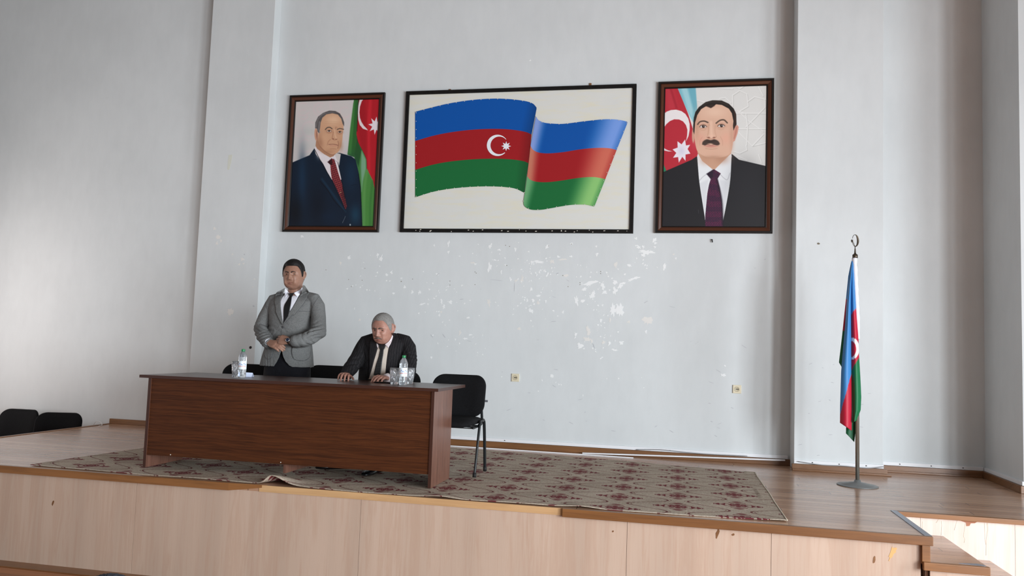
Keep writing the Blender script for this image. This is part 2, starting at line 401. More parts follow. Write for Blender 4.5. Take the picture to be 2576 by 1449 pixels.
# ------------------------------------------------------------------ 2-D painter for printed pictures (colours of the print)
class Paint:
    def __init__(s, Xc, Yc, base): s.X = Xc; s.Y = Yc; s.c = np.ones(Xc.shape+(3,))*np.array(base, float)
    def blend(s, a, col):
        a = np.clip(a, 0, 1)[..., None]; s.c = s.c*(1-a)+np.array(col, float)*a
    def sd(s, poly):
        P = np.array(poly, float); x, y = s.X, s.Y; ins = np.zeros(x.shape, bool); d = np.full(x.shape, 1e9)
        for i in range(len(P)):
            x0, y0 = P[i-1]; x1, y1 = P[i]
            if y0 != y1:
                cond = ((y0 > y) != (y1 > y)) & (x < (x1-x0)*(y-y0)/(y1-y0)+x0); ins ^= cond
            dx, dy = x1-x0, y1-y0; L = dx*dx+dy*dy+1e-9; t = np.clip(((x-x0)*dx+(y-y0)*dy)/L, 0, 1)
            d = np.minimum(d, (x-x0-t*dx)**2+(y-y0-t*dy)**2)
        d = np.sqrt(d); return np.where(ins, d, -d)
    def fill(s, poly, col, soft=3, alpha=1, curve=False):
        if curve: poly = spline(list(poly)+[poly[0]], len(poly)*4)[:-1]
        s.blend((.5+s.sd(poly)/soft)*alpha if soft < 8 else np.clip(.5+s.sd(poly)/soft, 0, 1)*alpha, col)
    def ell(s, cx, cy, rx, ry, col, soft=3, alpha=1, rot=0):
        c, q = math.cos(rot), math.sin(rot); u = (s.X-cx)*c+(s.Y-cy)*q; v = -(s.X-cx)*q+(s.Y-cy)*c
        r = np.sqrt((u/rx)**2+(v/ry)**2+1e-9); s.blend(np.clip(.5+(1-r)*min(rx, ry)/soft, 0, 1)*alpha, col)
    def glow(s, cx, cy, rx, ry, col, alpha=.5, rot=0):
        c, q = math.cos(rot), math.sin(rot); u = (s.X-cx)*c+(s.Y-cy)*q; v = -(s.X-cx)*q+(s.Y-cy)*c
        s.blend(alpha*np.exp(-((u/rx)**2+(v/ry)**2)), col)
    def line(s, pts, w, col, soft=3, alpha=1, curve=True):
        P = spline(pts, len(pts)*4) if curve and len(pts) > 2 else np.array(pts, float); d = np.full(s.X.shape, 1e9)
        for i in range(1, len(P)):
            x0, y0 = P[i-1]; x1, y1 = P[i]; dx, dy = x1-x0, y1-y0; L = dx*dx+dy*dy+1e-9
            t = np.clip(((s.X-x0)*dx+(s.Y-y0)*dy)/L, 0, 1); d = np.minimum(d, (s.X-x0-t*dx)**2+(s.Y-y0-t*dy)**2)
        s.blend(np.clip(.5+(w/2-np.sqrt(d))/soft, 0, 1)*alpha, col)
def star8(cx, cy, R, r, rot=0, sx=1, sy=1):
    return [(cx+sx*(R if k % 2 == 0 else r)*math.cos(rot+k*math.pi/8), cy+sy*(R if k % 2 == 0 else r)*math.sin(rot+k*math.pi/8)) for k in range(16)]

# ------------------------------------------------------------------ room shell
WY = 8.45                                   # back wall plane
LC = (-5.52, -4.705, 8.30); RC = (1.111, 1.912, 8.16)   # pilasters: x0, x1, front plane
SX, SY = 2.885, 7.59                        # return wall on the right of the stage
PN = [0]
def wall_patch_mesh(mb, px, py, w, h, mat, jag=.35, rot=0, yy=WY, n=20):
    """irregular flake of missing paint on a wall facing the hall"""
    c = Y_(px, py, yy); s = 0.0042; pts = []
    for k in range(n):
        th = 2*math.pi*k/n; r = 1+random.uniform(-jag, jag)+(.28*math.sin(3*th+rot*9+px)+.2*math.sin(5*th+py) if jag > .3 and w < 12 else 0)*(.55 if w > 8 else 1)
        a, b = w/2*math.cos(th)*r, h/2*math.sin(th)*r
        a, b = a*math.cos(rot)-b*math.sin(rot), a*math.sin(rot)+b*math.cos(rot)
        pts.append((c[0]+a*s, c[2]-b*s))
    PN[0] += 1; mb.prism(pts, yy-.0008-.000008*(PN[0] % 150), yy-.0002, 'y', mat)
mb = MB()
mb.box(HALL_L-.2, SX+.1, WY, WY+.25, FLOOR_Z, CEIL_Z, M['wall'])
EXPL = [  # px, py, w, h, rot  (bare filler patches)
 (1128,614,5,16,.1),(1128,634,6,7,0),(1233,619,7,11,.5),(1256,628,6,5,0),(1232,672,9,20,.15),(1297,627,5,8,0),(1377,621,12,8,-.5),(1438,613,6,5,0),
 (1352,658,26,5,.15),(1339,659,8,4,0),(1389,658,9,9,0),(1415,653,20,4,-.1),(1405,646,8,5,.6),(1437,645,6,4,0),(1502,640,5,8,.4),(1607,622,10,8,.3),(1625,634,34,9,.05),
 (1618,621,6,9,0),(1619,642,10,7,0),(1646,604,9,10,.4),(1648,612,7,6,0),(1549,666,7,12,0),(1583,668,10,6,.5),(1672,670,7,16,.1),(1600,600,6,5,0),
 (1190,661,12,4,0),(1196,664,6,4,0),(1425,693,12,6,0),(1313,703,7,16,.1),(1285,704,5,6,0),(1298,706,8,5,-.3),(1261,684,3,9,0),(1370,681,5,5,0),(1357,684,3,9,0),
 (1482,713,34,8,-.2),(1469,728,12,7,-.6),(1492,740,9,14,.2),(1517,720,8,16,-.3),(1520,735,10,8,.2),(1548,710,11,10,0),(1547,731,9,16,.05),(1560,720,14,8,-.6),(1566,713,18,5,-.2),(1597,700,20,6,-.25),
 (1585,705,8,5,0),(1450,756,9,20,-.1),(1466,757,12,7,-.5),(1489,746,14,8,0),(1542,779,12,28,.05),(1559,780,18,26,.05),(1630,805,22,20,.1),(1582,810,7,7,0),
 (1230,760,7,17,-.2),(1336,728,6,8,.4),(1355,744,14,4,-.1),(1341,756,5,8,0),(1326,756,4,9,0),(1354,762,7,8,.6),(1373,758,4,7,0),(1336,782,14,8,.4),(1416,785,4,7,.3),
 (1062,765,15,4,-.3),(1117,771,6,9,0),(1111,760,4,10,0),(1133,760,8,9,.5),(1037,735,5,8,.2),(1105,793,5,6,0),(1178,799,9,4,-.3),(1157,838,5,12,.1),(1170,852,12,4,0),
 (1183,842,8,4,0),(1306,827,9,6,0),(1480,832,9,22,-.2),(1476,853,14,10,.4),(1488,858,5,10,-.4),(1459,870,14,12,.6),(1448,842,6,12,0),(1518,861,8,8,.6),(1533,864,5,10,.2),(1563,862,8,9,.7),(1546,880,14,4,.1),
 (1625,834,4,8,0),(1388,946,9,8,0),(1820,944,9,8,0),(1500,620,4,4,0),(1092,617,4,6,0),(878,648,7,10,0),(857,662,6,8,0),(958,650,7,14,.3),
 (950,642,6,10,.3),(973,691,8,6,.4),(985,685,5,8,0),(1010,700,6,4,0),(1018,722,5,7,0),(1055,735,6,9,.2),(990,738,6,5,0),(1110,785,5,5,0),(760,595,10,6,.2),(905,805,6,5,0),
 (1100,690,8,4,.3),(1700,650,4,4,0),(1535,805,4,9,0),(1511,806,5,8,0),(1695,640,4,4,0)]
for a in EXPL: wall_patch_mesh(mb, a[0], a[1], a[2]*1.05, a[3]*1.05, M['patch'] if random.random() < .85 else M['patch2'], .42, a[4])
for cx_, cy_, sx_, sy_, n_ in ((1350, 680, 60, 35, 46), (1500, 720, 60, 60, 50), (1090, 760, 70, 55, 34), (1320, 760, 90, 40, 28), (1240, 640, 90, 30, 18), (1500, 850, 60, 40, 22), (1150, 860, 70, 40, 16), (1620, 640, 40, 40, 14), (930, 720, 60, 80, 20), (1500, 960, 260, 30, 12), (1300, 250, 400, 200, 5)):
    for k in range(n_):
        x_, y_ = random.gauss(cx_, sx_*.6), random.gauss(cy_, sy_*.6)
        if (y_ > 592 or y_ < 195) and x_ > 725: wall_patch_mesh(mb, x_, y_, random.uniform(1.5, 5), random.uniform(1.5, 5.5), M['patch'], .4, random.uniform(-1, 1), n=8)
for p in ((1009,708),(1038,702),(1132,707),(1132,717),(1195,684),(1198,687),(1195,716),(1275,668),(1272,617),(1282,620),(1511,683),(1511,688),(1459,711),(1459,716),(1416,693),(1429,721),(1438,614),(1380,619),(820,679),(918,675),(877,703),(911,705),(884,721),(1010,708)):
    wall_patch_mesh(mb, p[0], p[1], 2.1, 2.1, M['dark_hole'], .1, n=8)
for k in range(34):
    wall_patch_mesh(mb, random.uniform(1060, 1950), random.uniform(880, 1100) if k % 3 else random.uniform(600, 900), random.uniform(4, 16), random.uniform(1, 2), M['scuff'], .3, random.uniform(-.6, .6), n=8)
for p in ((1250,705,34,1.2,.08),(1294,724,1.2,24,0),(1086,845,12,2,.8),(1117,845,14,2,.9),(1494,870,2,14,-.4),(1102,690,10,2,-.6)): wall_patch_mesh(mb, *p[:4], M['scuff'], .15, p[4], n=10)
struct(mb, 'wall_back')
mb = MB(); mb.box(LC[0], LC[1], LC[2], WY, STAGE_Z, CEIL_Z, M['wall'], .006)
for a in ((549,596,14,10,.3),(546,612,7,8,0),(556,606,6,7,0),(610,652,10,9,.2),(602,665,6,5,0),(613,663,5,5,0),(580,785,16,18,.3),(540,575,8,7,.2),(640,702,5,3,0),(636,722,3,3,0),(585,640,5,4,0)): wall_patch_mesh(mb, *a[:4], M['patch2'], .35, a[4], LC[2])
for a in ((641,401,18,1,.03),(638,770,6,4,.5),(615,640,4,4,0),(590,1000,4,3,0)): wall_patch_mesh(mb, *a[:4], M['scuff'], .2, a[4], LC[2], n=8)
wall_patch_mesh(mb, 630, 874, 7, 8, M['dark'], .3, .4, LC[2], 6)
struct(mb, 'wall_pilaster_left')
mb = MB(); mb.box(RC[0], RC[1], RC[2], WY, STAGE_Z, CEIL_Z, M['wall'], .006)
wall_patch_mesh(mb, 2059, 613, 7, 5, M['dark_hole'], .3, .2, RC[2], 7)
for k in range(14): wall_patch_mesh(mb, random.uniform(2010, 2210), random.uniform(900, 1150), random.uniform(3, 9), 1.6, M['scuff'], .3, random.uniform(-.5, .5), RC[2], 8)
struct(mb, 'wall_pilaster_right')
mb = MB(); mb.box(SX, SX+.29, SY+.3, WY+.1, STAGE_Z, CEIL_Z, M['wall']); mb.box(SX, HALL_R+.2, SY, SY+.3, FLOOR_Z, CEIL_Z, M['wall'])
struct(mb, 'wall_stage_right')
def side_wall(name, x0, x1, wins, ylo, yhi):
    mb = MB(); ys = sorted(wins); prev = ylo
    for y, w in ys:
        mb.box(x0, x1, prev, y-w/2, FLOOR_Z, CEIL_Z, M['hall_wall']); mb.box(x0, x1, y-w/2, y+w/2, FLOOR_Z, WIN_Z[0], M['hall_wall']); mb.box(x0, x1, y-w/2, y+w/2, WIN_Z[1], CEIL_Z, M['hall_wall']); prev = y+w/2
    mb.box(x0, x1, prev, yhi, FLOOR_Z, CEIL_Z, M['hall_wall']); struct(mb, name)
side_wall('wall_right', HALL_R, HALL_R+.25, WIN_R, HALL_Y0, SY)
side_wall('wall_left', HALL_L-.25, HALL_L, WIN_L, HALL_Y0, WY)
nw = 0
for sgn, X0, wins in ((1, HALL_R, WIN_R), (-1, HALL_L, WIN_L)):
    for y, w in wins:
        nw += 1; mb = MB(); a, b = sorted((X0+sgn*.08, X0+sgn*.14))
        for yy in (y-w/2, y-.03, y+w/2-.06): mb.box(a, b, yy, yy+.06, WIN_Z[0], WIN_Z[1], M['trunking'])
        for zz in (WIN_Z[0], WIN_Z[1]-.06, 1.7): mb.box(a, b, y-w/2, y+w/2, zz, zz+.06, M['trunking'])
        o = struct(mb, 'window_%d' % nw)
mb = MB(); mb.box(HALL_L-.25, HALL_R+.25, HALL_Y0-.25, HALL_Y0, FLOOR_Z, CEIL_Z, M['hall_wall']); struct(mb, 'wall_rear')
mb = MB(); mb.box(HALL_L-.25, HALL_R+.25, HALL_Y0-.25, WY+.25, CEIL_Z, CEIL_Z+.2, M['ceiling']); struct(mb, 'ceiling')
mb = MB(); mb.box(HALL_L-.25, HALL_R+.25, HALL_Y0-.25, WY+.25, FLOOR_Z-.1, FLOOR_Z, M['hall_floor']); struct(mb, 'floor')

# stage deck, front cladding, steps
STX0, FY, NX, NY = -6.62, 5.47, 1.535, 6.28
mb = MB()
mb.prism([(STX0, FY), (NX, FY), (NX, NY+.03), (HALL_R, NY+.03), (HALL_R, SY), (SX, SY), (SX, WY), (STX0, WY)][::1], -.045, 0.0, 'z', M['stage_floor'])
struct(mb, 'floor_stage')
mb = MB(); cuts = [STX0, -4.02, -2.2, Y_(1576, 1400, FY)[0], Y_(1940, 1400, FY)[0], 1.50]
for a, b in zip(cuts[:-1], cuts[1:]): mb.box(a+.0012, b-.0012, FY+.002, FY+.02, FLOOR_Z, -.045, M['laminate'])
mb.box(STX0, 1.49, FY+.02, FY+.05, FLOOR_Z, -.045, M['brown_board'])
cp = [Y_(1900+x/3.228, 1000+y/3.228, FY) for x, y in ((1110,1212),(1122,1222),(1145,1218),(1153,1228),(1140,1245),(1145,1255),(1125,1270),(1110,1300),(1098,1305),(1088,1332),(1083,1325),(1092,1300),(1083,1292),(1100,1250))]
mb.prism([(q[0], q[2]) for q in cp], FY+.0008, FY+.0019, 'y', M['chipboard'])
for px, py, w, h in ((2199, 1408, 4, 12), (1805, 1342, 5, 18), (1845, 1345, 5, 4), (1540, 1305, 3, 7), (1542, 1337, 3, 3), (133, 1265, 4, 12)):
    c = Y_(px, py, FY); pts = [(c[0]+math.cos(t)*w*.0019*(1+random.uniform(-.35, .35))+math.sin(t)*h*.0004, c[2]+math.sin(t)*h*.0019*(1+random.uniform(-.25, .25))) for t in np.linspace(0, 2*math.pi, 11)[:-1]]
    mb.prism(pts, FY+.0008, FY+.0019, 'y', M['chipboard'] if w > 8 else M['skirting'])
struct(mb, 'wall_stage_front')
mb = MB(); mb.box(STX0, STX0+.02, FY, WY, FLOOR_Z, -.045, M['laminate']); struct(mb, 'wall_stage_left')
mb = MB()   # face of the notch behind the stairs
for a, b in ((NX, 1.72), (1.72, 2.33), (2.33, 3.4), (3.4, 4.5), (4.5, HALL_R)): mb.box(a+.001, b-.001, NY+.006, NY+.0295, FLOOR_Z, -.030, M['laminate2'])
mb.box(NX, HALL_R, NY+.03, NY+.06, FLOOR_Z, -.045, M['brown_board'])
def zs(x, y): return Y_(2260+x/6.934, 1240+y/6.934, NY+.006)
pts = [zs(*p) for p in ((1040, 462), (1100, 490), (1180, 520), (1185, 580), (1240, 575), (1262, 530), (1330, 530), (1385, 495), (1300, 480))]
mb.prism([(p[0], p[2]) for p in pts], NY+.0048, NY+.0059, 'y', M['brown_board'])
for c in (((750, 490), (758, 560), (745, 740)), ((1030, 470), (1000, 560), (975, 650)), ((1170, 520), (1135, 760), (1160, 800), (1145, 870)), ((1550, 520), (1560, 640), (1535, 800), (1528, 1090)), ((1500, 520), (1510, 800), (1525, 900)), ((420, 500), (412, 640)), ((720, 430), (660, 520))):
    w = [zs(*p) for p in c]; mb.tube([(p[0], NY+.006, p[2]) for p in w], .0011, M['socket_in'], 5)
struct(mb, 'wall_stage_notch')
mb = MB(); mb.box(NX-.005, NX+.012, FY+.02, NY, FLOOR_Z, -.045, M['laminate']); struct(mb, 'wall_stage_stair_side')
# nosings (separate lengths of trim)
nose = lambda x0, x1, name: struct(MB().box(x0, x1, FY-.028, FY, -.052, .004, M['nosing'], .004), name)
mb = MB(); x1 = -3.235
mb.add([(STX0, FY-.028, -.052), (STX0, FY, -.052), (STX0, FY, .004), (STX0, FY-.028, .004), (x1, FY-.028, -.052), (x1+.30, FY, -.012), (x1+.30, FY, .004), (x1, FY-.028, .004)],
       [(0, 1, 2, 3), (4, 7, 6, 5), (0, 4, 5, 1), (1, 5, 6, 2), (2, 6, 7, 3), (3, 7, 4, 0)], M['nosing'])
mb.v = [(x, y, z) if not (abs(x-x1) < 1e-6 and abs(z+.052) < 1e-6) else (x, y, -.050) for x, y, z in mb.v]; struct(mb, 'trim_1')
nose(-.745, NX+.028, 'trim_2')
struct(MB().box(-3.0, -.745, FY-.004, FY+.004, -.046, .001, M['raw_edge']), 'trim_3')
struct(MB().box(NX+.012, HALL_R, NY-.02, NY+.030, -.030, .003, M['nosing'], .003), 'trim_4')
mb = MB(); mb.box(NX-.036, NX+.012, FY-.025, FY+.02, -.165, -.052, M['nosing'], .003); struct(mb, 'trim_5')
struct(MB().box(NX-.012, NX+.030, FY, NY+.012, 0, .0035, M['aluminium']), 'trim_6')
struct(MB().box(STX0-.012, STX0+.03, FY, WY, -.05, .006, M['skirting'], .003), 'trim_7')
struct(MB().box(STX0, 1.9, FY-.13, FY+.002, FLOOR_Z, FLOOR_Z+.006, M['nosing']), 'trim_8')
STEP = [(1.87, -.150), (2.17, -.295), (2.47, -.44), (2.77, -.59)]; px0 = NX+.012
for k, (xe, zt) in enumerate(STEP):
    t = thing('stair_step', ['top wooden stair tread beside the stage corner with worn tape on its edge', 'second wooden stair tread below the worn top one', 'third wooden stair tread down from the stage', 'lowest wooden stair tread above the hall floor'][k], 'step', ((px0+xe)/2, 5.9, FLOOR_Z), 'stairs at the stage corner')
    MB().box(px0-.0, xe, FY-.02, NY+.01, zt-.03, zt, M['stage_floor'], .003).build('tread', t)
    MB().box(px0-(.045 if k == 0 else 0), xe+.004, FY-.05, FY-.018, zt-.047, zt+.002, M['nosing'], .004).build('edge_board', t)
    MB().box(px0, xe-.03, FY-.016, FY+.0, FLOOR_Z, zt-.047, M['laminate']).build('side_panel', t)
    MB().box(xe-.045, xe-.028, FY, NY, FLOOR_Z, zt-.03, M['laminate2']).build('riser', t)
    if k == 0:
        mb = MB(); mb.prism([(px0+.17, FY+.005), (px0+.3, FY-.02), (xe-.01, FY-.02), (xe-.012, FY+.012), (px0+.28, FY+.03)], zt, zt+.003, 'z', M['aluminium']); mb.build('edge_tape', t)
    px0 = xe

# skirting and trunking along the walls
def base(name, x0, x1, y0, y1): struct(MB().box(x0, x1, y0, y1, 0, .062, M['skirting'], .004), name)
base('baseboard_back', LC[1], RC[0], WY-.03, WY); base('baseboard_back_left', STX0, LC[0], WY-.03, WY)
base('baseboard_pilaster_left', LC[0], LC[1]+.03, LC[2]-.03, LC[2]); base('baseboard_pilaster_right', RC[0]-.02, RC[1]+.03, RC[2]-.03, RC[2])
base('baseboard_back_right', RC[1], SX, WY-.03, WY); base('baseboard_stage_right', SX-.035, SX, SY, WY-.03); base('baseboard_return', SX-.035, 4.2, SY-.035, SY)
struct(MB().box(RC[0]-.02, RC[1]+.06, RC[2]-.055, RC[2]-.03, 0, .018, M['nosing'], .004), 'trim_9')
struct(MB().box(RC[1]+.02, SX-.04, WY-.05, WY-.03, 0, .018, M['nosing'], .004), 'trim_10')
def trunk(label, x0, x1, y, z0=.064, z1=.098, side=None):
    mb = MB()
    if side is None: mb.box(x0, x1, y-.018, y, z0, z1, M['trunking'], .002)
    else: mb.box(side-.018, side, x0, x1, z0, z1, M['trunking'], .002)
    for k in range(3):
        t_ = x0+(x1-x0)*(.2+.3*k)
        if side is None: mb.box(t_, t_+.012, y-.0195, y-.017, (z0+z1)/2-.004, (z0+z1)/2+.004, M['dark'])
    tag(mb.build('cable_trunking'), label, 'cable cover', 'white cable trunking along the stage walls')
trunk('long white cable trunking on the main wall just above the skirting', LC[1]+.01, RC[0]-.02, WY)
trunk('white cable trunking along the foot of the right pilaster', RC[0], RC[1], RC[2])
trunk('white cable trunking on the wall between right pilaster and corner', RC[1]+.02, SX-.02, WY)
trunk('shaded cable trunking along the foot of the right return wall', SY, WY-.02, 0, side=SX)
trunk('short white cable trunking at the far right end of the wall', SX-.018, 4.2, SY)
# loose trunking lids lying on the floor
def strip(label, pts, w, h, cat='cable cover', nm='trunking_lid'):
    mb = MB(); L_ = [Vector(p) for p in pts]
    for a, b in zip(L_[:-1], L_[1:]):
        d = (b-a).normalized(); n_ = Vector((-d.y, d.x, 0))*w/2
        vs = [a-n_, a+n_, b+n_, b-n_]; vs2 = [v+Vector((0, 0, h)) for v in vs]
        mb.add([v[:] for v in vs+vs2], [(3, 2, 1, 0), (4, 5, 6, 7), (0, 1, 5, 4), (1, 2, 6, 5), (2, 3, 7, 6), (3, 0, 4, 7)], M['trunking'])
    tag(mb.build(nm), label, cat)
strip('thin white strip lying on the floor boards behind the rug', [(-2.5, 8.30, .001), (-.42, 8.25, .001)], .014, .010)
strip('wide white trunking lid fallen along the wall behind the rug', [(-.95, 8.36, .002), (.15, 8.385, .03), (1.06, 8.40, .05)], .03, .012)
def cable(name, label, pts, r, mat): tag(MB().tube(spline(pts, len(pts)*7), r, M[mat], 6).build(name), label, 'cable')
cable('cable', 'grey cable sagging along the foot of the right pilaster', [(RC[0]+.03, RC[2]-.03, .085), (RC[0]+.25, RC[2]-.035, .066), (RC[0]+.45, RC[2]-.045, .07), (RC[0]+.65, RC[2]-.035, .062), (RC[1], RC[2]-.035, .085)], .004, 'cable')
cable('cable', 'thin white wire looping up over the left edge of the stage', [(-6.80, 8.38, -.02), (-6.72, 8.33, .030), (-6.62, 8.28, .030), (-6.54, 8.20, .009), (-6.5, 8.1, .009)], .004, 'white_cable')
cable('cable', 'grey cables twisted over the white trunking behind the rug', [(-.4, 8.42, .07), (-.15, 8.405, .085), (.1, 8.40, .075), (.35, 8.40, .07), (.7, 8.40, .075)], .004, 'cable')

# sockets
for px, py, lab in ((1297, 950, 'cream wall socket in the middle of the wall, right of the desk'), (1854, 979, 'cream wall socket near the right pilaster'), (820, 934, 'cream wall socket just showing above the chair back behind the desk')):
    c = Y_(px, py, WY); t = thing('wall_socket', lab, 'socket', (c[0], WY, c[2]), 'power sockets on the back wall')
    mb = MB(); mb.box(c[0]-.042, c[0]+.042, WY-.012, WY, c[2]-.042, c[2]+.042, M['socket'], .004); mb.build('cover_plate', t)
    mb = MB(); mb.lathe([(.026, -.001), (.026, .002), (.022, .002), (.020, .0004), (0, .0004)], (c[0], WY-.012, c[2]), M['socket_in'], 24, (0, -1, 0)); mb.box(c[0]-.016, c[0]+.016, WY-.0135, WY-.0125, c[2]-.0035, c[2]+.0035, M['dark'])
    for s_ in (-1, 1): mb.lathe([(0, 0), (.003, 0), (.003, .001), (0, .001)], (c[0]+s_*.0115, WY-.0125, c[2]), M['dark'], 10, (0, -1, 0))
    mb.build('socket_insert', t)
c = Y_(578, 408, LC[2]); mb = MB(); q = [Y_(*p, LC[2]) for p in ((575, 390), (585, 389), (582, 408), (577, 427), (572, 426))]
mb.prism([(p[0], p[2]) for p in q], LC[2]-.0015, LC[2], 'y', M['tape']); tag(mb.build('tape_strip'), 'strip of clear tape stuck on the left pilaster', 'tape')
c = Y_(1791, 603, WY); mb = MB(); mb.tube([(c[0], WY, c[2]), (c[0], WY-.02, c[2]), (c[0]+.005, WY-.022, c[2]-.03)], .006, M['dark'], 8)
tag(mb.build('wall_hook'), 'small dark hook in the wall below the right portrait', 'hook')

# ------------------------------------------------------------------ framed pictures on the back wall
def crop(x0, y0, sc): return lambda x, y: (x0+x/sc, y0+y/sc)
C1, C2, C3, C6 = crop(700, 220, 3.8143), crop(1000, 190, 3.5339), crop(1630, 180, 3.45), crop(2050, 570, 2.634)
def inv(c, x0, y0, sc): pass
def frame(root, x0, x1, z0, z1, yb, prof, name='frame'):
    """mitred moulding; prof = [(inset, depth towards hall, material of the segment to the next point)]"""
    mb = MB(); cs = lambda i, d: [(x0+i, yb-d, z0+i), (x1-i, yb-d, z0+i), (x1-i, yb-d, z1-i), (x0+i, yb-d, z1-i)]
    for (i0, d0, m_), (i1, d1, _) in zip(prof[:-1], prof[1:]):
        a, b = cs(i0, d0), cs(i1, d1)
        for k in range(4): mb.quad(a[k], a[(k+1) % 4], b[(k+1) % 4], b[k], m_)
    return mb.build(name, root)
def lean(o_list, zb, deg):
    pass
def picture_frame(label, x0, x1, z0, z1):
    t = thing('framed_portrait', label, 'picture', ((x0+x1)/2, WY, z0), 'framed portraits on the back wall')
    yb = WY-.012; bk, br = M['black_gloss'], M['frame_brown']
    frame(t, x0, x1, z0, z1, yb, [(0, 0, bk), (0, .030, bk), (.006, .036, bk), (.020, .036, bk), (.026, .030, br), (.034, .034, br), (.056, .024, br), (.060, .020, bk), (.066, .022, bk), (.072, .016, bk), (.074, .006, bk), (.074, 0, bk), (0, 0, bk)])
    MB().box(x0+.02, x1-.02, WY-.012, WY-.001, z0+.02, z1-.02, M['brown_board']).build('backing_board', t)
    return t, yb-.008
def print_mesh(root, quad, yp, nx, nz, painter, cinv, base):
    """flat photograph: a fine grid whose vertex colours hold the print"""
    x0, x1, z0, z1 = quad; gx = np.linspace(x0, x1, nx); gz = np.linspace(z1, z0, nz); Xg, Zg = np.meshgrid(gx, gz)
    P = np.stack([Xg, np.full_like(Xg, yp), Zg], -1); v = P-CAM; d = v@CF
    px = CX+FPX*(v@CR)/d; py = CY-FPX*(v@CU)/d
    p = Paint((px-cinv[0])*cinv[2], (py-cinv[1])*cinv[2], base); painter(p)
    return grid_mesh('photograph', P, M['print'], root, lin(np.clip(p.c, 0, 255)), smooth=False)

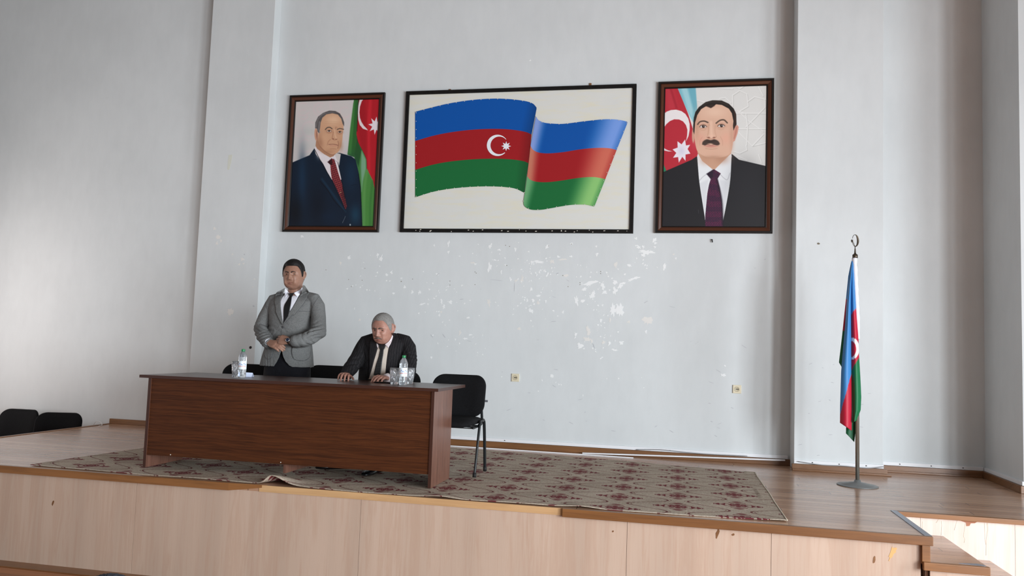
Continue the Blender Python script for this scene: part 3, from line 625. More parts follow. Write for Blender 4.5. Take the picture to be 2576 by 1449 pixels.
def paint_left(p):
    for (cx_, cy_, r_) in ((400, 210, 60), (400, 210, 30), (240, 210, 60), (240, 260, 45), (300, 400, 70), (260, 560, 60), (640, 240, 50), (620, 560, 60), (200, 430, 40)):
        p.line([(cx_+r_*math.cos(a), cy_+r_*math.sin(a)) for a in np.linspace(.5, 5.2, 12)], 15, (214, 196, 198), 10, .55)
    p.line([(500, 110), (505, 200)], 30, (214, 200, 200), 12, .5); p.glow(300, 420, 60, 40, (186, 192, 188), .5); p.glow(260, 560, 90, 40, (190, 194, 190), .4); p.glow(160, 200, 60, 200, (218, 210, 206), .5)
    p.fill([(728, 100), (785, 95), (766, 250), (756, 420), (735, 672), (664, 645)], (45, 98, 46), 4); p.fill([(690, 400), (722, 150), (740, 120), (716, 450), (700, 640), (668, 640)], (62, 122, 58), 14)
    p.fill([(775, 90), (985, 90), (985, 1000), (925, 970), (905, 890), (850, 780), (846, 690), (810, 610), (760, 520), (750, 440), (760, 300)], (176, 28, 40), 4, curve=False)
    p.fill([(775, 110), (830, 110), (850, 400), (845, 680), (800, 590), (765, 400)], (140, 20, 30), 30, .4); p.fill([(872, 100), (900, 100), (880, 500), (885, 840), (860, 780), (855, 300)], (205, 40, 52), 20, .7)
    p.fill([(750, 460), (762, 520), (810, 610), (846, 690), (850, 780), (905, 890), (928, 980), (985, 1010), (985, 1400), (800, 1400), (780, 900), (730, 680)], (72, 132, 62), 4)
    p.fill([(752, 470), (770, 540), (800, 600), (770, 760), (740, 690), (730, 640)], (38, 84, 42), 12); p.fill([(800, 610), (840, 690), (842, 780), (812, 900), (800, 1000), (792, 760)], (120, 166, 132), 16)
    p.line([(850, 800), (825, 1000), (820, 1330)], 26, (96, 152, 82), 20, .7); p.line([(905, 900), (885, 1100), (880, 1330)], 20, (50, 108, 50), 20, .6)
    p.line([(752, 462), (762, 520), (810, 610), (844, 690), (848, 780)], 4, (40, 30, 28), 3, .6)
    p.fill([(785, 100), (768, 170), (764, 250), (768, 310), (782, 360), (812, 396), (861, 412), (850, 396), (822, 368), (798, 330), (784, 290), (779, 240), (784, 185), (800, 135), (826, 100)], (226, 214, 216), 4)
    p.fill(star8(934, 366, 70, 34, .14, 1, 1.25), (228, 220, 226), 4); p.line([(775, 105), (764, 200), (756, 420)], 5, (30, 25, 25), 4)
    # jacket
    nav = (14, 30, 48)
    p.fill([(110, 730), (300, 650), (345, 586), (360, 640), (560, 900), (600, 640), (560, 628), (590, 628), (700, 660), (742, 692), (772, 820), (792, 960), (810, 1400), (60, 1400)], nav, 4)
    p.glow(230, 900, 40, 300, (22, 50, 76), .8); p.glow(700, 830, 60, 150, (20, 48, 72), .7); p.glow(160, 1200, 80, 160, (8, 14, 24), .9); p.glow(740, 1220, 50, 90, (24, 62, 84), .8); p.glow(380, 1150, 80, 220, (10, 20, 34), .9); p.glow(480, 1240, 80, 50, (16, 34, 56), .6)
    # shirt
    p.fill([(346, 585), (365, 566), (440, 622), (500, 668), (540, 640), (572, 715), (608, 882), (560, 900), (512, 882), (470, 810), (420, 710)], (226, 218, 222), 3)
    p.glow(395, 640, 26, 40, (240, 234, 238), .7); p.line([(470, 712), (498, 738), (510, 800)], 5, (170, 160, 168), 5); p.line([(568, 714), (545, 700), (530, 680)], 5, (176, 166, 172), 5)
    # tie
    tie = [(473, 716), (512, 680), (538, 692), (546, 716), (576, 820), (612, 930), (640, 1050), (658, 1140), (646, 1172), (610, 1080), (575, 1010), (540, 930), (512, 870), (503, 800), (500, 742)]
    p.fill(tie, (150, 58, 62), 3)
    a = np.clip(.5+p.sd(tie)/3, 0, 1); u = (p.X*.82+p.Y*.3)/11.0; v = (p.Y*.9-p.X*.5)/13.0; ck = ((np.floor(u)+np.floor(v)) % 2)*.72
    p.blend(a*ck, (52, 20, 30)); p.fill([(473, 716), (512, 680), (520, 740), (500, 742)], (36, 16, 22), 8, .8); p.fill([(600, 1020), (620, 960), (660, 1140), (646, 1172)], (40, 18, 26), 30, .5); p.line([(590, 1012), (604, 1004)], 4, (200, 170, 120), 3)
    # lapels
    p.line([(346, 588), (440, 770), (520, 905), (600, 1090), (648, 1190)], 5, (6, 12, 22), 4); p.line([(572, 720), (608, 884), (620, 960), (640, 1060)], 5, (6, 12, 22), 4)
    p.line([(400, 900), (470, 980), (540, 1090), (640, 1195)], 5, (6, 10, 20), 5); p.line([(420, 880), (500, 990), (600, 1130), (645, 1190)], 18, (24, 60, 84), 16, .55); p.line([(645, 1235), (630, 1270), (615, 1300)], 2, (130, 140, 150), 2)
    p.line([(700, 940), (752, 930)], 3, (8, 20, 34), 3); p.line([(770, 830), (790, 1000), (800, 1330)], 6, (6, 14, 22), 6)
    # head
    sk = (206, 160, 128)
    p.fill([(366, 480), (358, 560), (372, 588), (440, 640), (498, 672), (530, 660), (552, 630), (560, 560)], (176, 130, 102), 4)
    p.ell(364, 452, 17, 60, (204, 154, 128), 4, rot=-.05); p.ell(370, 455, 7, 40, (150, 100, 82), 6, .8, rot=-.05)
    p.fill([(386, 440), (400, 330), (440, 262), (500, 238), (560, 250), (600, 296), (622, 350), (626, 400), (620, 440), (614, 510), (600, 570), (578, 615), (545, 638), (510, 642), (450, 608), (405, 560), (382, 500)], sk, 4, curve=True)
    p.glow(530, 310, 70, 45, (232, 194, 160), .8); p.glow(405, 520, 26, 70, (166, 118, 92), .75); p.glow(600, 560, 22, 50, (176, 128, 100), .6); p.glow(440, 480, 40, 40, (214, 168, 134), .6); p.glow(505, 600, 60, 22, (196, 148, 116), .6); p.glow(470, 620, 50, 16, (170, 122, 96), .6)
    p.fill([(354, 392), (356, 335), (382, 280), (430, 244), (490, 222), (550, 226), (592, 250), (616, 290), (632, 335), (632, 374), (618, 350), (604, 300), (572, 260), (520, 248), (462, 258), (424, 290), (406, 338), (400, 400), (392, 440), (378, 425), (372, 395)], (92, 88, 88), 4)
    p.line([(362, 380), (380, 310), (420, 262), (490, 234), (560, 238)], 10, (130, 126, 126), 8, .7); p.line([(395, 330), (390, 400), (398, 430)], 10, (150, 146, 148), 8, .7); p.line([(450, 240), (520, 228), (590, 262)], 6, (60, 54, 54), 6, .7)
    p.line([(452, 404), (470, 386), (495, 383), (516, 396)], 10, (98, 82, 72), 5); p.line([(566, 404), (590, 394), (626, 402)], 9, (98, 82, 72), 5)
    for ex, ey, w in ((489, 418, 23), (592, 428, 19)):
        p.glow(ex, ey+2, w+8, 15, (168, 116, 92), .6); p.ell(ex, ey, w, 8, (206, 190, 178), 3); p.ell(ex-1, ey-1, 8, 8, (58, 44, 38), 3); p.line([(ex-w, ey+1), (ex, ey-9), (ex+w, ey+1)], 3.5, (72, 48, 40), 3); p.line([(ex-w, ey+14), (ex, ey+20), (ex+w-4, ey+12)], 4, (160, 108, 86), 5, .7)
    p.line([(540, 400), (545, 450), (556, 490)], 12, (226, 184, 152), 10, .7); p.line([(528, 430), (520, 470), (518, 490)], 8, (170, 120, 94), 8, .7); p.line([(552, 380), (546, 400)], 4, (150, 100, 80), 4); p.line([(562, 380), (566, 402)], 4, (150, 100, 80), 4, .6)
    p.ell(527, 494, 9, 5, (120, 70, 56), 5, .8); p.ell(556, 497, 8, 4, (120, 70, 56), 5, .8); p.line([(515, 492), (540, 504), (566, 496)], 4, (160, 108, 84), 4, .8)
    p.line([(484, 547), (525, 545), (560, 550), (572, 556)], 5, (130, 78, 70), 4); p.line([(500, 558), (530, 562), (560, 560)], 7, (196, 138, 120), 6, .7); p.line([(500, 500), (480, 520), (470, 552)], 5, (160, 110, 86), 6, .7); p.line([(573, 515), (578, 545), (572, 585)], 5, (140, 92, 74), 5, .8)
    p.line([(500, 590), (530, 588), (555, 592)], 5, (172, 122, 96), 8, .7); p.line([(400, 566), (450, 616), (510, 646), (548, 638)], 6, (150, 104, 82), 6, .7)
    for zy in (330, 348): p.line([(450, zy), (500, zy-6), (560, zy), (600, zy+4)], 2.5, (186, 140, 110), 4, .5)
    p.ell(690, 1318, 7, 9, (190, 200, 205), 4, .8)
def paint_right(p):
    rl, rd = (240, 240, 238), (190, 190, 186)
    for seg in (((735, 205), (795, 165), (858, 195)), ((858, 195), (870, 300), (795, 345)), ((735, 205), (735, 300)), ((795, 345), (850, 370)), ((770, 362), (1040, 362)), ((865, 260), (925, 218), (1010, 240), (1040, 245)), ((1010, 240), (1015, 310), (930, 400), (850, 480)), ((780, 340), (870, 425), (1000, 520)), ((780, 498), (1040, 495)), ((850, 370), (865, 480), (855, 640)), ((790, 530), (905, 645), (1035, 615)), ((905, 645), (1000, 545)), ((735, 690), (795, 710), (858, 680)), ((858, 680), (850, 640)), ((430, 250), (520, 275)), ((620, 235), (670, 225), (720, 270)), ((600, 140), (735, 150)), ((750, 120), (795, 150), (840, 120)), ((960, 130), (1000, 210)), ((960, 720), (985, 790)), ((780, 735), (860, 770))):
        q = [(a+5, b+5) for a, b in seg]; p.line(q, 7, rd, 6, .8, curve=False); p.line(seg, 7, rl, 5, .9, curve=False)
    p.fill([(140, 130), (255, 130), (300, 245), (350, 370), (440, 660), (442, 760), (380, 780), (150, 870), (120, 800)], (184, 44, 58), 3)
    p.fill([(150, 140), (215, 140), (260, 330), (170, 330)], (200, 62, 76), 40, .5); p.glow(390, 620, 50, 90, (206, 70, 84), .5); p.fill([(185, 140), (205, 140), (260, 320), (240, 320)], (150, 28, 44), 14, .5)
    p.fill([(250, 128), (412, 128), (428, 330), (405, 380), (395, 445), (345, 350), (300, 245)], (126, 190, 204), 3); p.fill([(285, 135), (340, 132), (392, 330), (385, 420), (350, 350)], (178, 218, 226), 24, .7); p.fill([(345, 135), (412, 130), (425, 300), (400, 350)], (96, 164, 184), 20, .5)
    p.fill([(120, 780), (134, 800), (162, 866), (120, 880)], (40, 128, 90), 3)
    p.fill([(138, 366), (165, 347), (200, 334), (245, 331), (290, 343), (325, 368), (350, 408), (362, 455), (362, 505), (352, 560), (330, 607), (340, 555), (342, 505), (330, 465), (305, 433), (270, 416), (228, 414), (190, 430), (160, 456), (136, 492)], (238, 232, 232), 3)
    p.fill([(130, 655), (150, 672), (175, 684), (213, 693), (175, 693), (145, 686), (128, 680)], (232, 222, 224), 3)
    st = [(322, 590), (330, 642), (366, 635), (344, 672), (368, 712), (326, 720), (326, 775), (298, 740), (268, 790), (262, 742), (218, 748), (246, 706), (214, 676), (258, 660), (256, 605), (292, 632)]
    p.fill(st, (236, 230, 238), 3); p.glow(290, 690, 30, 40, (206, 206, 226), .6)
    jk = (33, 33, 37)
    p.fill([(100, 886), (380, 765), (424, 735), (500, 900), (660, 900), (728, 715), (790, 765), (1060, 828), (1060, 1400), (80, 1400)], jk, 3)
    p.fill([(438, 700), (425, 742), (432, 850), (442, 955), (492, 1272), (520, 1380), (640, 1380), (652, 1306), (690, 1100), (716, 950), (728, 742), (722, 706)], (232, 235, 238), 3)
    p.line([(444, 950), (475, 915), (512, 888)], 4, (176, 178, 184), 6); p.line([(628, 892), (660, 925), (690, 938), (712, 880)], 4, (176, 178, 184), 6); p.fill([(450, 970), (525, 935), (500, 1150), (490, 1220)], (212, 215, 220), 20, .7); p.fill([(620, 940), (690, 950), (660, 1250), (640, 1080)], (214, 217, 222), 20, .6)
    tie = [(572, 846), (508, 888), (545, 932), (530, 980), (515, 1060), (497, 1250), (497, 1400), (650, 1400), (652, 1290), (642, 1120), (625, 1010), (604, 932), (632, 884)]
    p.fill(tie, (44, 28, 52), 3); a = np.clip(.5+p.sd(tie)/3, 0, 1)
    r_ = np.floor(p.Y/11.0); dash = (((p.X/15.0+(r_ % 2)*.5) % 1) < .6)*(((p.Y/11.0) % 1) < .38); p.blend(a*dash*.8, (140, 40, 84)); p.fill([(508, 888), (572, 846), (560, 920), (545, 932)], (28, 20, 36), 14, .6); p.line([(600, 940), (640, 1120), (650, 1330)], 16, (24, 18, 30), 14, .6)
    p.line([(425, 742), (434, 860), (446, 980), (492, 1275)], 5, (14, 14, 18), 4); p.line([(728, 742), (718, 930), (694, 1100), (654, 1300)], 5, (14, 14, 18), 4)
    p.line([(438, 1200), (440, 1230)], 3, (70, 70, 76), 3); p.glow(850, 1000, 120, 200, (38, 38, 43), .6)
    # neck, head
    p.fill([(432, 660), (430, 705), (470, 775), (560, 848), (580, 850), (650, 780), (722, 712), (724, 650)], (204, 160, 134), 3); p.glow(640, 760, 60, 40, (182, 136, 112), .7); p.glow(500, 770, 50, 40, (196, 150, 124), .6)
    p.ell(393, 556, 11, 62, (206, 158, 138), 4); p.fill([(742, 505), (758, 470), (776, 464), (788, 482), (778, 535), (755, 600), (738, 612)], (212, 152, 134), 4); p.line([(768, 485), (762, 530), (748, 580)], 7, (172, 108, 94), 6, .8)
    p.fill([(404, 440), (425, 375), (455, 325), (510, 296), (590, 284), (640, 286), (702, 318), (732, 372), (745, 440), (743, 520), (738, 610), (722, 700), (680, 733), (640, 744), (575, 748), (512, 742), (465, 722), (428, 690), (410, 620), (402, 540)], (222, 180, 156), 4, curve=True)
    p.glow(580, 350, 100, 45, (236, 200, 176), .8); p.glow(455, 585, 44, 50, (228, 166, 146), .7); p.glow(675, 580, 46, 55, (230, 172, 150), .7); p.glow(425, 480, 22, 120, (196, 148, 124), .6); p.glow(728, 560, 20, 130, (200, 152, 130), .6); p.glow(575, 715, 70, 22, (216, 172, 148), .5); p.glow(570, 742, 90, 14, (180, 136, 112), .6)
    p.fill([(402, 545), (393, 520), (392, 480), (398, 400), (412, 350), (442, 308), (500, 265), (560, 249), (640, 251), (702, 279), (745, 322), (766, 370), (769, 460), (756, 480), (742, 512), (738, 470), (742, 430), (728, 362), (702, 322), (642, 290), (592, 284), (572, 300), (548, 316), (506, 300), (462, 326), (428, 378), (410, 440)], (38, 32, 30), 4)
    p.line([(480, 290), (540, 264), (620, 262), (690, 288)], 14, (62, 54, 48), 12, .7); p.line([(752, 350), (758, 420), (750, 480)], 10, (70, 46, 38), 8, .8); p.fill([(500, 300), (545, 318), (580, 298), (560, 285)], (60, 44, 38), 8, .7)
    p.line([(432, 458), (452, 436), (488, 430), (520, 442)], 12, (92, 74, 64), 5); p.line([(592, 448), (625, 424), (660, 420), (688, 445)], 12, (92, 74, 64), 5)
    for ex, ey in ((479, 478), (636, 472)):
        p.glow(ex, ey, 42, 20, (192, 142, 118), .6); p.ell(ex, ey, 29, 11, (222, 212, 206), 4); p.ell(ex+2, ey-1, 13, 12, (52, 38, 32), 3); p.ell(ex+6, ey-5, 3, 3, (230, 230, 230), 2)
        p.line([(ex-32, ey+2), (ex-14, ey-12), (ex+12, ey-13), (ex+32, ey)], 5, (70, 48, 40), 4); p.line([(ex-26, ey+10), (ex, ey+14), (ex+26, ey+8)], 3, (170, 118, 98), 4, .8); p.line([(ex-28, ey+26), (ex, ey+33), (ex+24, ey+25)], 4, (198, 148, 124), 6, .6); p.line([(ex-30, ey-10), (ex, ey-24), (ex+28, ey-12)], 4, (182, 130, 108), 5, .6)
    p.line([(548, 440), (550, 520), (552, 560)], 22, (238, 200, 176), 18, .7); p.line([(524, 460), (526, 510), (518, 555)], 8, (194, 146, 120), 9, .6); p.line([(585, 470), (582, 520), (592, 556)], 8, (200, 152, 128), 9, .5)
    p.glow(553, 562, 22, 16, (236, 194, 170), .8); p.ell(527, 573, 12, 6, (126, 76, 62), 6, .8); p.ell(574, 573, 12, 6, (126, 76, 62), 6, .8); p.line([(510, 568), (530, 582), (552, 584), (574, 580), (594, 564)], 4, (176, 122, 100), 5, .8); p.line([(536, 470), (530, 440)], 3, (190, 140, 116), 5, .7)
    p.line([(492, 640), (520, 634), (548, 640), (580, 634), (610, 638)], 5, (140, 80, 74), 4); p.ell(548, 648, 56, 10, (204, 138, 124), 8, .8); p.line([(500, 668), (548, 674), (600, 668)], 5, (190, 142, 120), 8, .7)
    p.fill([(470, 634), (474, 612), (490, 597), (515, 588), (545, 596), (575, 588), (602, 598), (618, 614), (622, 632), (595, 640), (560, 628), (545, 624), (520, 628), (495, 640)], (74, 58, 52), 8, curve=True); p.glow(545, 605, 40, 10, (50, 38, 36), .6)
    p.line([(470, 570), (452, 600), (450, 640)], 4, (196, 146, 124), 8, .6); p.line([(628, 565), (646, 600), (648, 640)], 4, (196, 146, 124), 8, .6)
yp = WY-.040
a = [Y_(*p, yp) for p in ((728, 240), (967, 232), (953, 584), (711, 583))]
xl, xr, zt, zb = (a[0][0]+a[3][0])/2, (a[1][0]+a[2][0])/2, (a[0][2]+a[1][2])/2, (a[2][2]+a[3][2])/2
t, yq = picture_frame('framed portrait of an older man in a navy suit, left of the flag picture', xl, xr, zb, zt)
print_mesh(t, (xl+.074, xr-.074, zb+.074, zt-.074), yq, 270, 390, paint_left, (700, 220, 3.8143), (206, 200, 198))
a = [Y_(*p, yp) for p in ((1658, 205), (1948, 197), (1943, 587), (1647, 586))]
xl, xr, zt, zb = (a[0][0]+a[3][0])/2, (a[1][0]+a[2][0])/2, (a[0][2]+a[1][2])/2, (a[2][2]+a[3][2])/2
t, yq = picture_frame('framed portrait of a man with a dark moustache, right of the flag picture', xl, xr, zb, zt)
print_mesh(t, (xl+.074, xr-.074, zb+.074, zt-.074), yq, 320, 430, paint_right, (1630, 180, 3.45), (222, 222, 219))
# flag board
a = [Y_(*p, yp) for p in ((1020, 232), (1602, 208), (1592, 585), (1007, 585))]
xl, xr, zt, zb = (a[0][0]+a[3][0])/2, (a[1][0]+a[2][0])/2, (a[0][2]+a[1][2])/2, (a[2][2]+a[3][2])/2
t = thing('framed_flag_board', 'wide black-framed board with a waving painted blue, red and green flag', 'picture', ((xl+xr)/2, WY, zb))
fb = M['frame_black']
fr = frame(t, xl, xr, zb, zt, WY-.002, [(0, 0, fb), (0, .038, fb), (.004, .042, fb), (.036, .042, fb), (.040, .036, fb), (.040, .010, fb), (.040, 0, fb)])
for k in range(26):
    mb = MB(); x_ = random.uniform(xl+.05, xr-.05); z_ = zb+random.uniform(.006, .03); w_ = random.uniform(.003, .012)
    mb.prism([(x_-w_, z_-.003), (x_+w_*.6, z_-.004), (x_+w_, z_+.003), (x_-w_*.4, z_+.004)], WY-.0455, WY-.0438, 'y', M['chip']); mb.build('paint_chip', t)['label'] = 'pale chip in the black frame paint'
MB().box(xl+.03, xr-.03, WY-.022, WY-.004, zb+.03, zt-.03, M['board']).build('board', t)
yf = WY-.027
def c2(x, y): return Y_(*C2(x, y), yf)
def rows_mesh(curves, nu, nv, colfun, name):
    R = [resamp(spline(c, 80), nu) for c in curves]; nb = len(R)-1; P = []; Cc = []
    for b in range(nb):
        for k in range(nv+1):
            v = k/nv; row = R[b]*(1-v)+R[b+1]*v
            P.append(np.array([c2(*q) for q in row])); Cc.append(np.array([colfun(b, u) for u in np.linspace(0, 1, nu)]))
    o = grid_mesh(name, np.array(P), M['flagpaint'], t, lin(np.array(Cc)), smooth=False, thick=0.0, flip=False)
    return o
BL, RD, GR = np.array((6, 82, 165.)), np.array((158, 28, 34.)), np.array((26, 106, 56.))
def colA(b, u):
    c = (BL, RD, GR)[b]; return c*(1-.22*max(0, (u-.9)/.1))
LT = (np.array((132, 158, 220.)), np.array((198, 120, 98.)), np.array((106, 168, 116.))); LT2 = (np.array((120, 158, 228.)), np.array((208, 108, 90.)), np.array((140, 198, 118.)))
def colB(b, u):
    c = (BL, RD, GR)[b]
    if u < .16: k = 1-max(0, (u-.04)/.12); k = k*k*(3-2*k); c = c*(1-k)+LT[b]*k
    if u > .58: k = min(1, (u-.58)/.32); k = k*k*(3-2*k); k *= 1 if u < .93 else 1-(u-.93)/.14; c = c*(1-k)+LT2[b]*k
    return c
topA = [(157, 322), (280, 290), (430, 254), (580, 228), (720, 212), (860, 205), (970, 208), (1070, 217), (1150, 230), (1205, 250), (1238, 287)]
botA = [(157, 1083), (300, 1038), (430, 1012), (570, 996), (712, 987), (850, 986), (960, 992), (1050, 1006), (1128, 1042)]
s1A = [(157, 582), (300, 540), (430, 512), (580, 490), (720, 478), (860, 474), (980, 478), (1080, 490), (1150, 505), (1192, 525)]
s2A = [(157, 838), (300, 796), (430, 770), (580, 752), (720, 742), (860, 739), (980, 743), (1070, 752), (1130, 764), (1164, 780)]
topB = [(1231, 362), (1255, 397), (1310, 420), (1385, 428), (1465, 430), (1548, 422), (1628, 411), (1706, 402), (1815, 391), (1902, 389), (1982, 396), (2048, 412)]
s1B = [(1183, 622), (1200, 655), (1240, 680), (1300, 691), (1370, 691), (1480, 680), (1600, 660), (1700, 648), (1800, 643), (1885, 647), (1948, 662)]
s2B = [(1153, 896), (1175, 922), (1215, 940), (1280, 948), (1360, 946), (1470, 932), (1580, 914), (1680, 904), (1760, 904), (1848, 920)]
botB = [(1120, 1120), (1126, 1155), (1155, 1180), (1205, 1194), (1283, 1193), (1363, 1180), (1445, 1165), (1530, 1152), (1610, 1147), (1683, 1150), (1750, 1165)]
rows_mesh([topA, s1A, s2A, botA], 90, 6, colA, 'flag_sheet')
yf = WY-.031
rows_mesh([topB, s1B, s2B, botB], 130, 6, colB, 'flag_sheet')
yf = WY-.0285; mb = MB()
def arc(cx_, cy_, r_, a0, a1, n): return [(cx_+r_*math.cos(a), cy_+r_*math.sin(a)) for a in np.linspace(a0, a1, n)]
ao, ai = math.acos((957-890)/94.), 0
outer = arc(889, 621, 94.5, -.60, -2*math.pi+.76, 44)
inner = arc(905, 621, 78.5, -2*math.pi+.93, -.72, 44)
pp = [c2(*q) for q in outer+inner]; mb.prism([(q[0], q[2]) for q in pp], yf-.001, yf, 'y', M['white_paint']); mb.build('crescent', t)
mb = MB(); pp = [c2(*q) for q in star8(966, 628, 44, 21, .02)]; mb.prism([(q[0], q[2]) for q in pp], yf-.001, yf, 'y', M['white_paint']); mb.build('star', t)
nails = [(q, WY-.029) for q in resamp(spline(topA, 60), 16)]+[(q, WY-.029) for q in resamp(spline(botA, 60), 15)]+[(q, WY-.029) for q in resamp([(160, 330), (160, 1075)], 11)]
nails += [(q, WY-.033) for q in resamp(spline(topB, 60), 12)]+[(q, WY-.033) for q in resamp(spline(botB, 60), 9)]+[(q, WY-.033) for q in resamp([(2043, 420), (1748, 1158)], 11)]
n0 = None
for q, yn in nails:
    q = (q[0]*.994+1100*.006, q[1]*.992+640*.008); c = Y_(*C2(*q), yn)
    if n0 is None:
        mb = MB(); mb.lathe([(0, 0), (.0045, 0), (.003, .0025), (0, .003)], (0, 0, 0), M['chip'], 10, (0, -1, 0)); n0 = mb.build('nail', t); o = n0
    else: o = n0.copy(); COL.objects.link(o); o.parent = t
    o.location = Vector(c)-Vector(t.location)
for px, py in ((1131, 226), (1485, 211)):
    c = Y_(px, py, WY-.02); mb = MB(); mb.box(c[0]-.012, c[0]+.012, WY-.014, WY-.001, zt-.02, c[2]+.012, M['skirting'], .003); mb.build('hanging_bracket', t)

# ------------------------------------------------------------------ rug
def rug_mat():
    M_ = Mat('beige_rug_with_maroon_medallions', (172, 158, 140), rough=.95, spec=.1); x, y, z = M_.xyz()
    n = M_.noise(M_.vec(x, y, 0), 60, 3, .7); n2 = M_.noise(M_.vec(x, y, 0), 4, 3)
    PX, PY = .8435, .4275
    def cell(ox, oy):
        u = ((x-ox)/PX+.5).fract()-.5; v = ((y+x*.024-oy)/PY+.5).fract()-.5; return u*PX, v*PY
    def med(u, v):
        w = M_.noise(M_.vec(x, y, 0), 16, 2, .5)*.012; au, av = u.abs()+w-.006, v.abs()
        d = au/.138+av/.135                                 # rhombus
        p_, q_ = au/.180, av/.165; r2 = p_*p_+q_*q_+1e-5; c2 = p_*p_/r2; c4 = c2*c2*8.0-c2*8.0+1.0; r = r2.pw(.5); th = c4*c4*2.0-1.0
        body = r.lt(c4*.17+.70)
        fil = ((r*24.0+w*60.0).sin()+th*.55).gt(.25)+((r*9.0).sin()+c4*.8).gt(.9)
        tip = av.lt(.016)*au.gt(.11)*au.lt(.172)*(av.gt(.007).mx(au.gt(.164)))
        core = (au/.05+av/.05).lt(1.0)*(au/.03+av/.03).gt(1.0)
        return (body*(fil.mn(1.0)*.86+.14)).mx(tip).mx(core)
    def ogee(u, v):
        b = u.abs()-((v*(2*math.pi/PY)+math.pi/2).sin()*.140+PX/4)
        ln_ = b.abs().lt(.0085); ds = (b+.024).abs().lt(.0042)*((v*200.0+u*60.0).sin().gt(-.2)); return ln_.mx(ds)
    u1, v1 = cell(.02, 6.227); u2, v2 = cell(.02+PX/2, 6.445)
    mm = med(u1, v1).mx(med(u2, v2)); oo = ogee(u1, v1)
    c = M_.mix((n*.7+n2*.3).sstep(.35, .65), (156, 142, 126), (188, 174, 158))
    c = M_.mix(mm*(n*.25+.8), c, (104, 20, 38)); c = M_.mix(oo*.9, c, (96, 34, 40))
    fz = M_.noise(M_.vec(x*1.0, y*1.0, 3.0), 110, 2, .8).sstep(.70, .76); c = M_.mix(fz*.35, c, (214, 204, 190)); M_.color(c)
    M_.bump(n, .5, .004); return M_.m
M['rug'] = rug_mat(); M['rug_edge'] = Mat('rug_backing_edge', (178, 166, 148), rough=.95).m
def rug():
    nx, ny = 420, 110; P = np.zeros((ny, nx, 3))
    fx = np.array([-5.04, -4.6, -3.6, -3.2, -2.9, -2.6, -1.8, -.8, 0, .72]); fy = np.array([5.535, 5.525, 5.51, 5.50, 5.50, 5.485, 5.478, 5.495, 5.53, 5.585])
    bx = np.array([-4.83, -3.5, -1.85, -1.0, 0, .709]); by = np.array([8.15, 8.15, 8.13, 8.02, 7.88, 7.765])
    for j in range(ny):
        v = j/(ny-1)
        for i in range(nx):
            u = i/(nx-1); x0 = -5.04+u*5.757; x1 = -4.83+u*5.539; x = x0*(1-v)+x1*v; y = np.interp(x0, fx, fy)*(1-v)+np.interp(x1, bx, by)*v
            z = .0085+.0022*math.sin(x*3.1+y*2)+.0015*math.sin(x*7.3-y*4.1)
            # fold at the front edge in front of the desk's middle panel
            xc = -2.93+.42*(y-5.5); d = x-xc; sg = .055 if d < 0 else .13
            z += .062*math.exp(-(d/sg)**2)*math.exp(-((y-5.5)/.16)**2)
            for xk in (-1.62, -.62): z += .012*math.exp(-((x-xk)/.12)**2)*math.exp(-((y-5.5)/.10)**2)
            if abs(x-.7) < .08 : z += .006*max(0, math.sin(y*5))
            P[j, i] = (x, y, z)
    t = thing('rug', 'beige patterned rug with maroon medallions spread under the desk', 'rug', (-2.2, 6.7, 0))
    o = grid_mesh('pile', P, M['rug'], t); md = o.modifiers.new('t', 'SOLIDIFY'); md.thickness = .004; md.offset = -1
    mb = MB(); mb.tube([P[j, -1]+np.array([.004, 0, -.002]) for j in range(0, ny, 4)], .006, M['rug_edge'], 6); mb.build('bound_edge', t)
    return P
rug()

# ------------------------------------------------------------------ desk
DT = .752
t = thing('desk', 'long dark walnut desk with a solid front panel standing on the rug', 'desk', (-2.98, 6.1, 0)); D0 = .012
MB().box(-4.262, -1.745, 5.742, 6.515, DT-.024, DT, M['walnut_top'], .002).build('desktop', t)
MB().box(-4.264, -1.743, 5.739, 5.743, DT-.0235, DT-.0005, M['edge_band']).box(-1.747, -1.742, 5.742, 6.515, DT-.0235, DT-.0005, M['edge_band']).build('edge_band', t)
MB().box(-4.175, -1.800, 5.775, 5.793, .112, DT-.024, M['walnut']).build('front_panel', t)
MB().box(-4.197, -4.175, 5.769, 6.262, D0, DT-.024, M['walnut_v']).box(-4.1975, -4.1745, 5.766, 5.770, D0, DT-.024, M['edge_band']).build('side_panel', t)
MB().box(-1.800, -1.778, 5.769, 6.262, D0, DT-.024, M['walnut_v']).box(-1.8005, -1.7775, 5.766, 5.770, D0, DT-.024, M['edge_band']).build('side_panel', t)
MB().box(-2.985, -2.963, 5.793, 6.262, D0+.03, DT-.024, M['walnut_v']).build('middle_panel', t)
for xk in (-3.96, -3.0): MB().lathe([(0, 0), (.0045, 0), (.004, .002), (0, .0025)], (xk, 5.775, .125), M['chip'], 12, (0, -1, 0)).build('screw_cap', t)

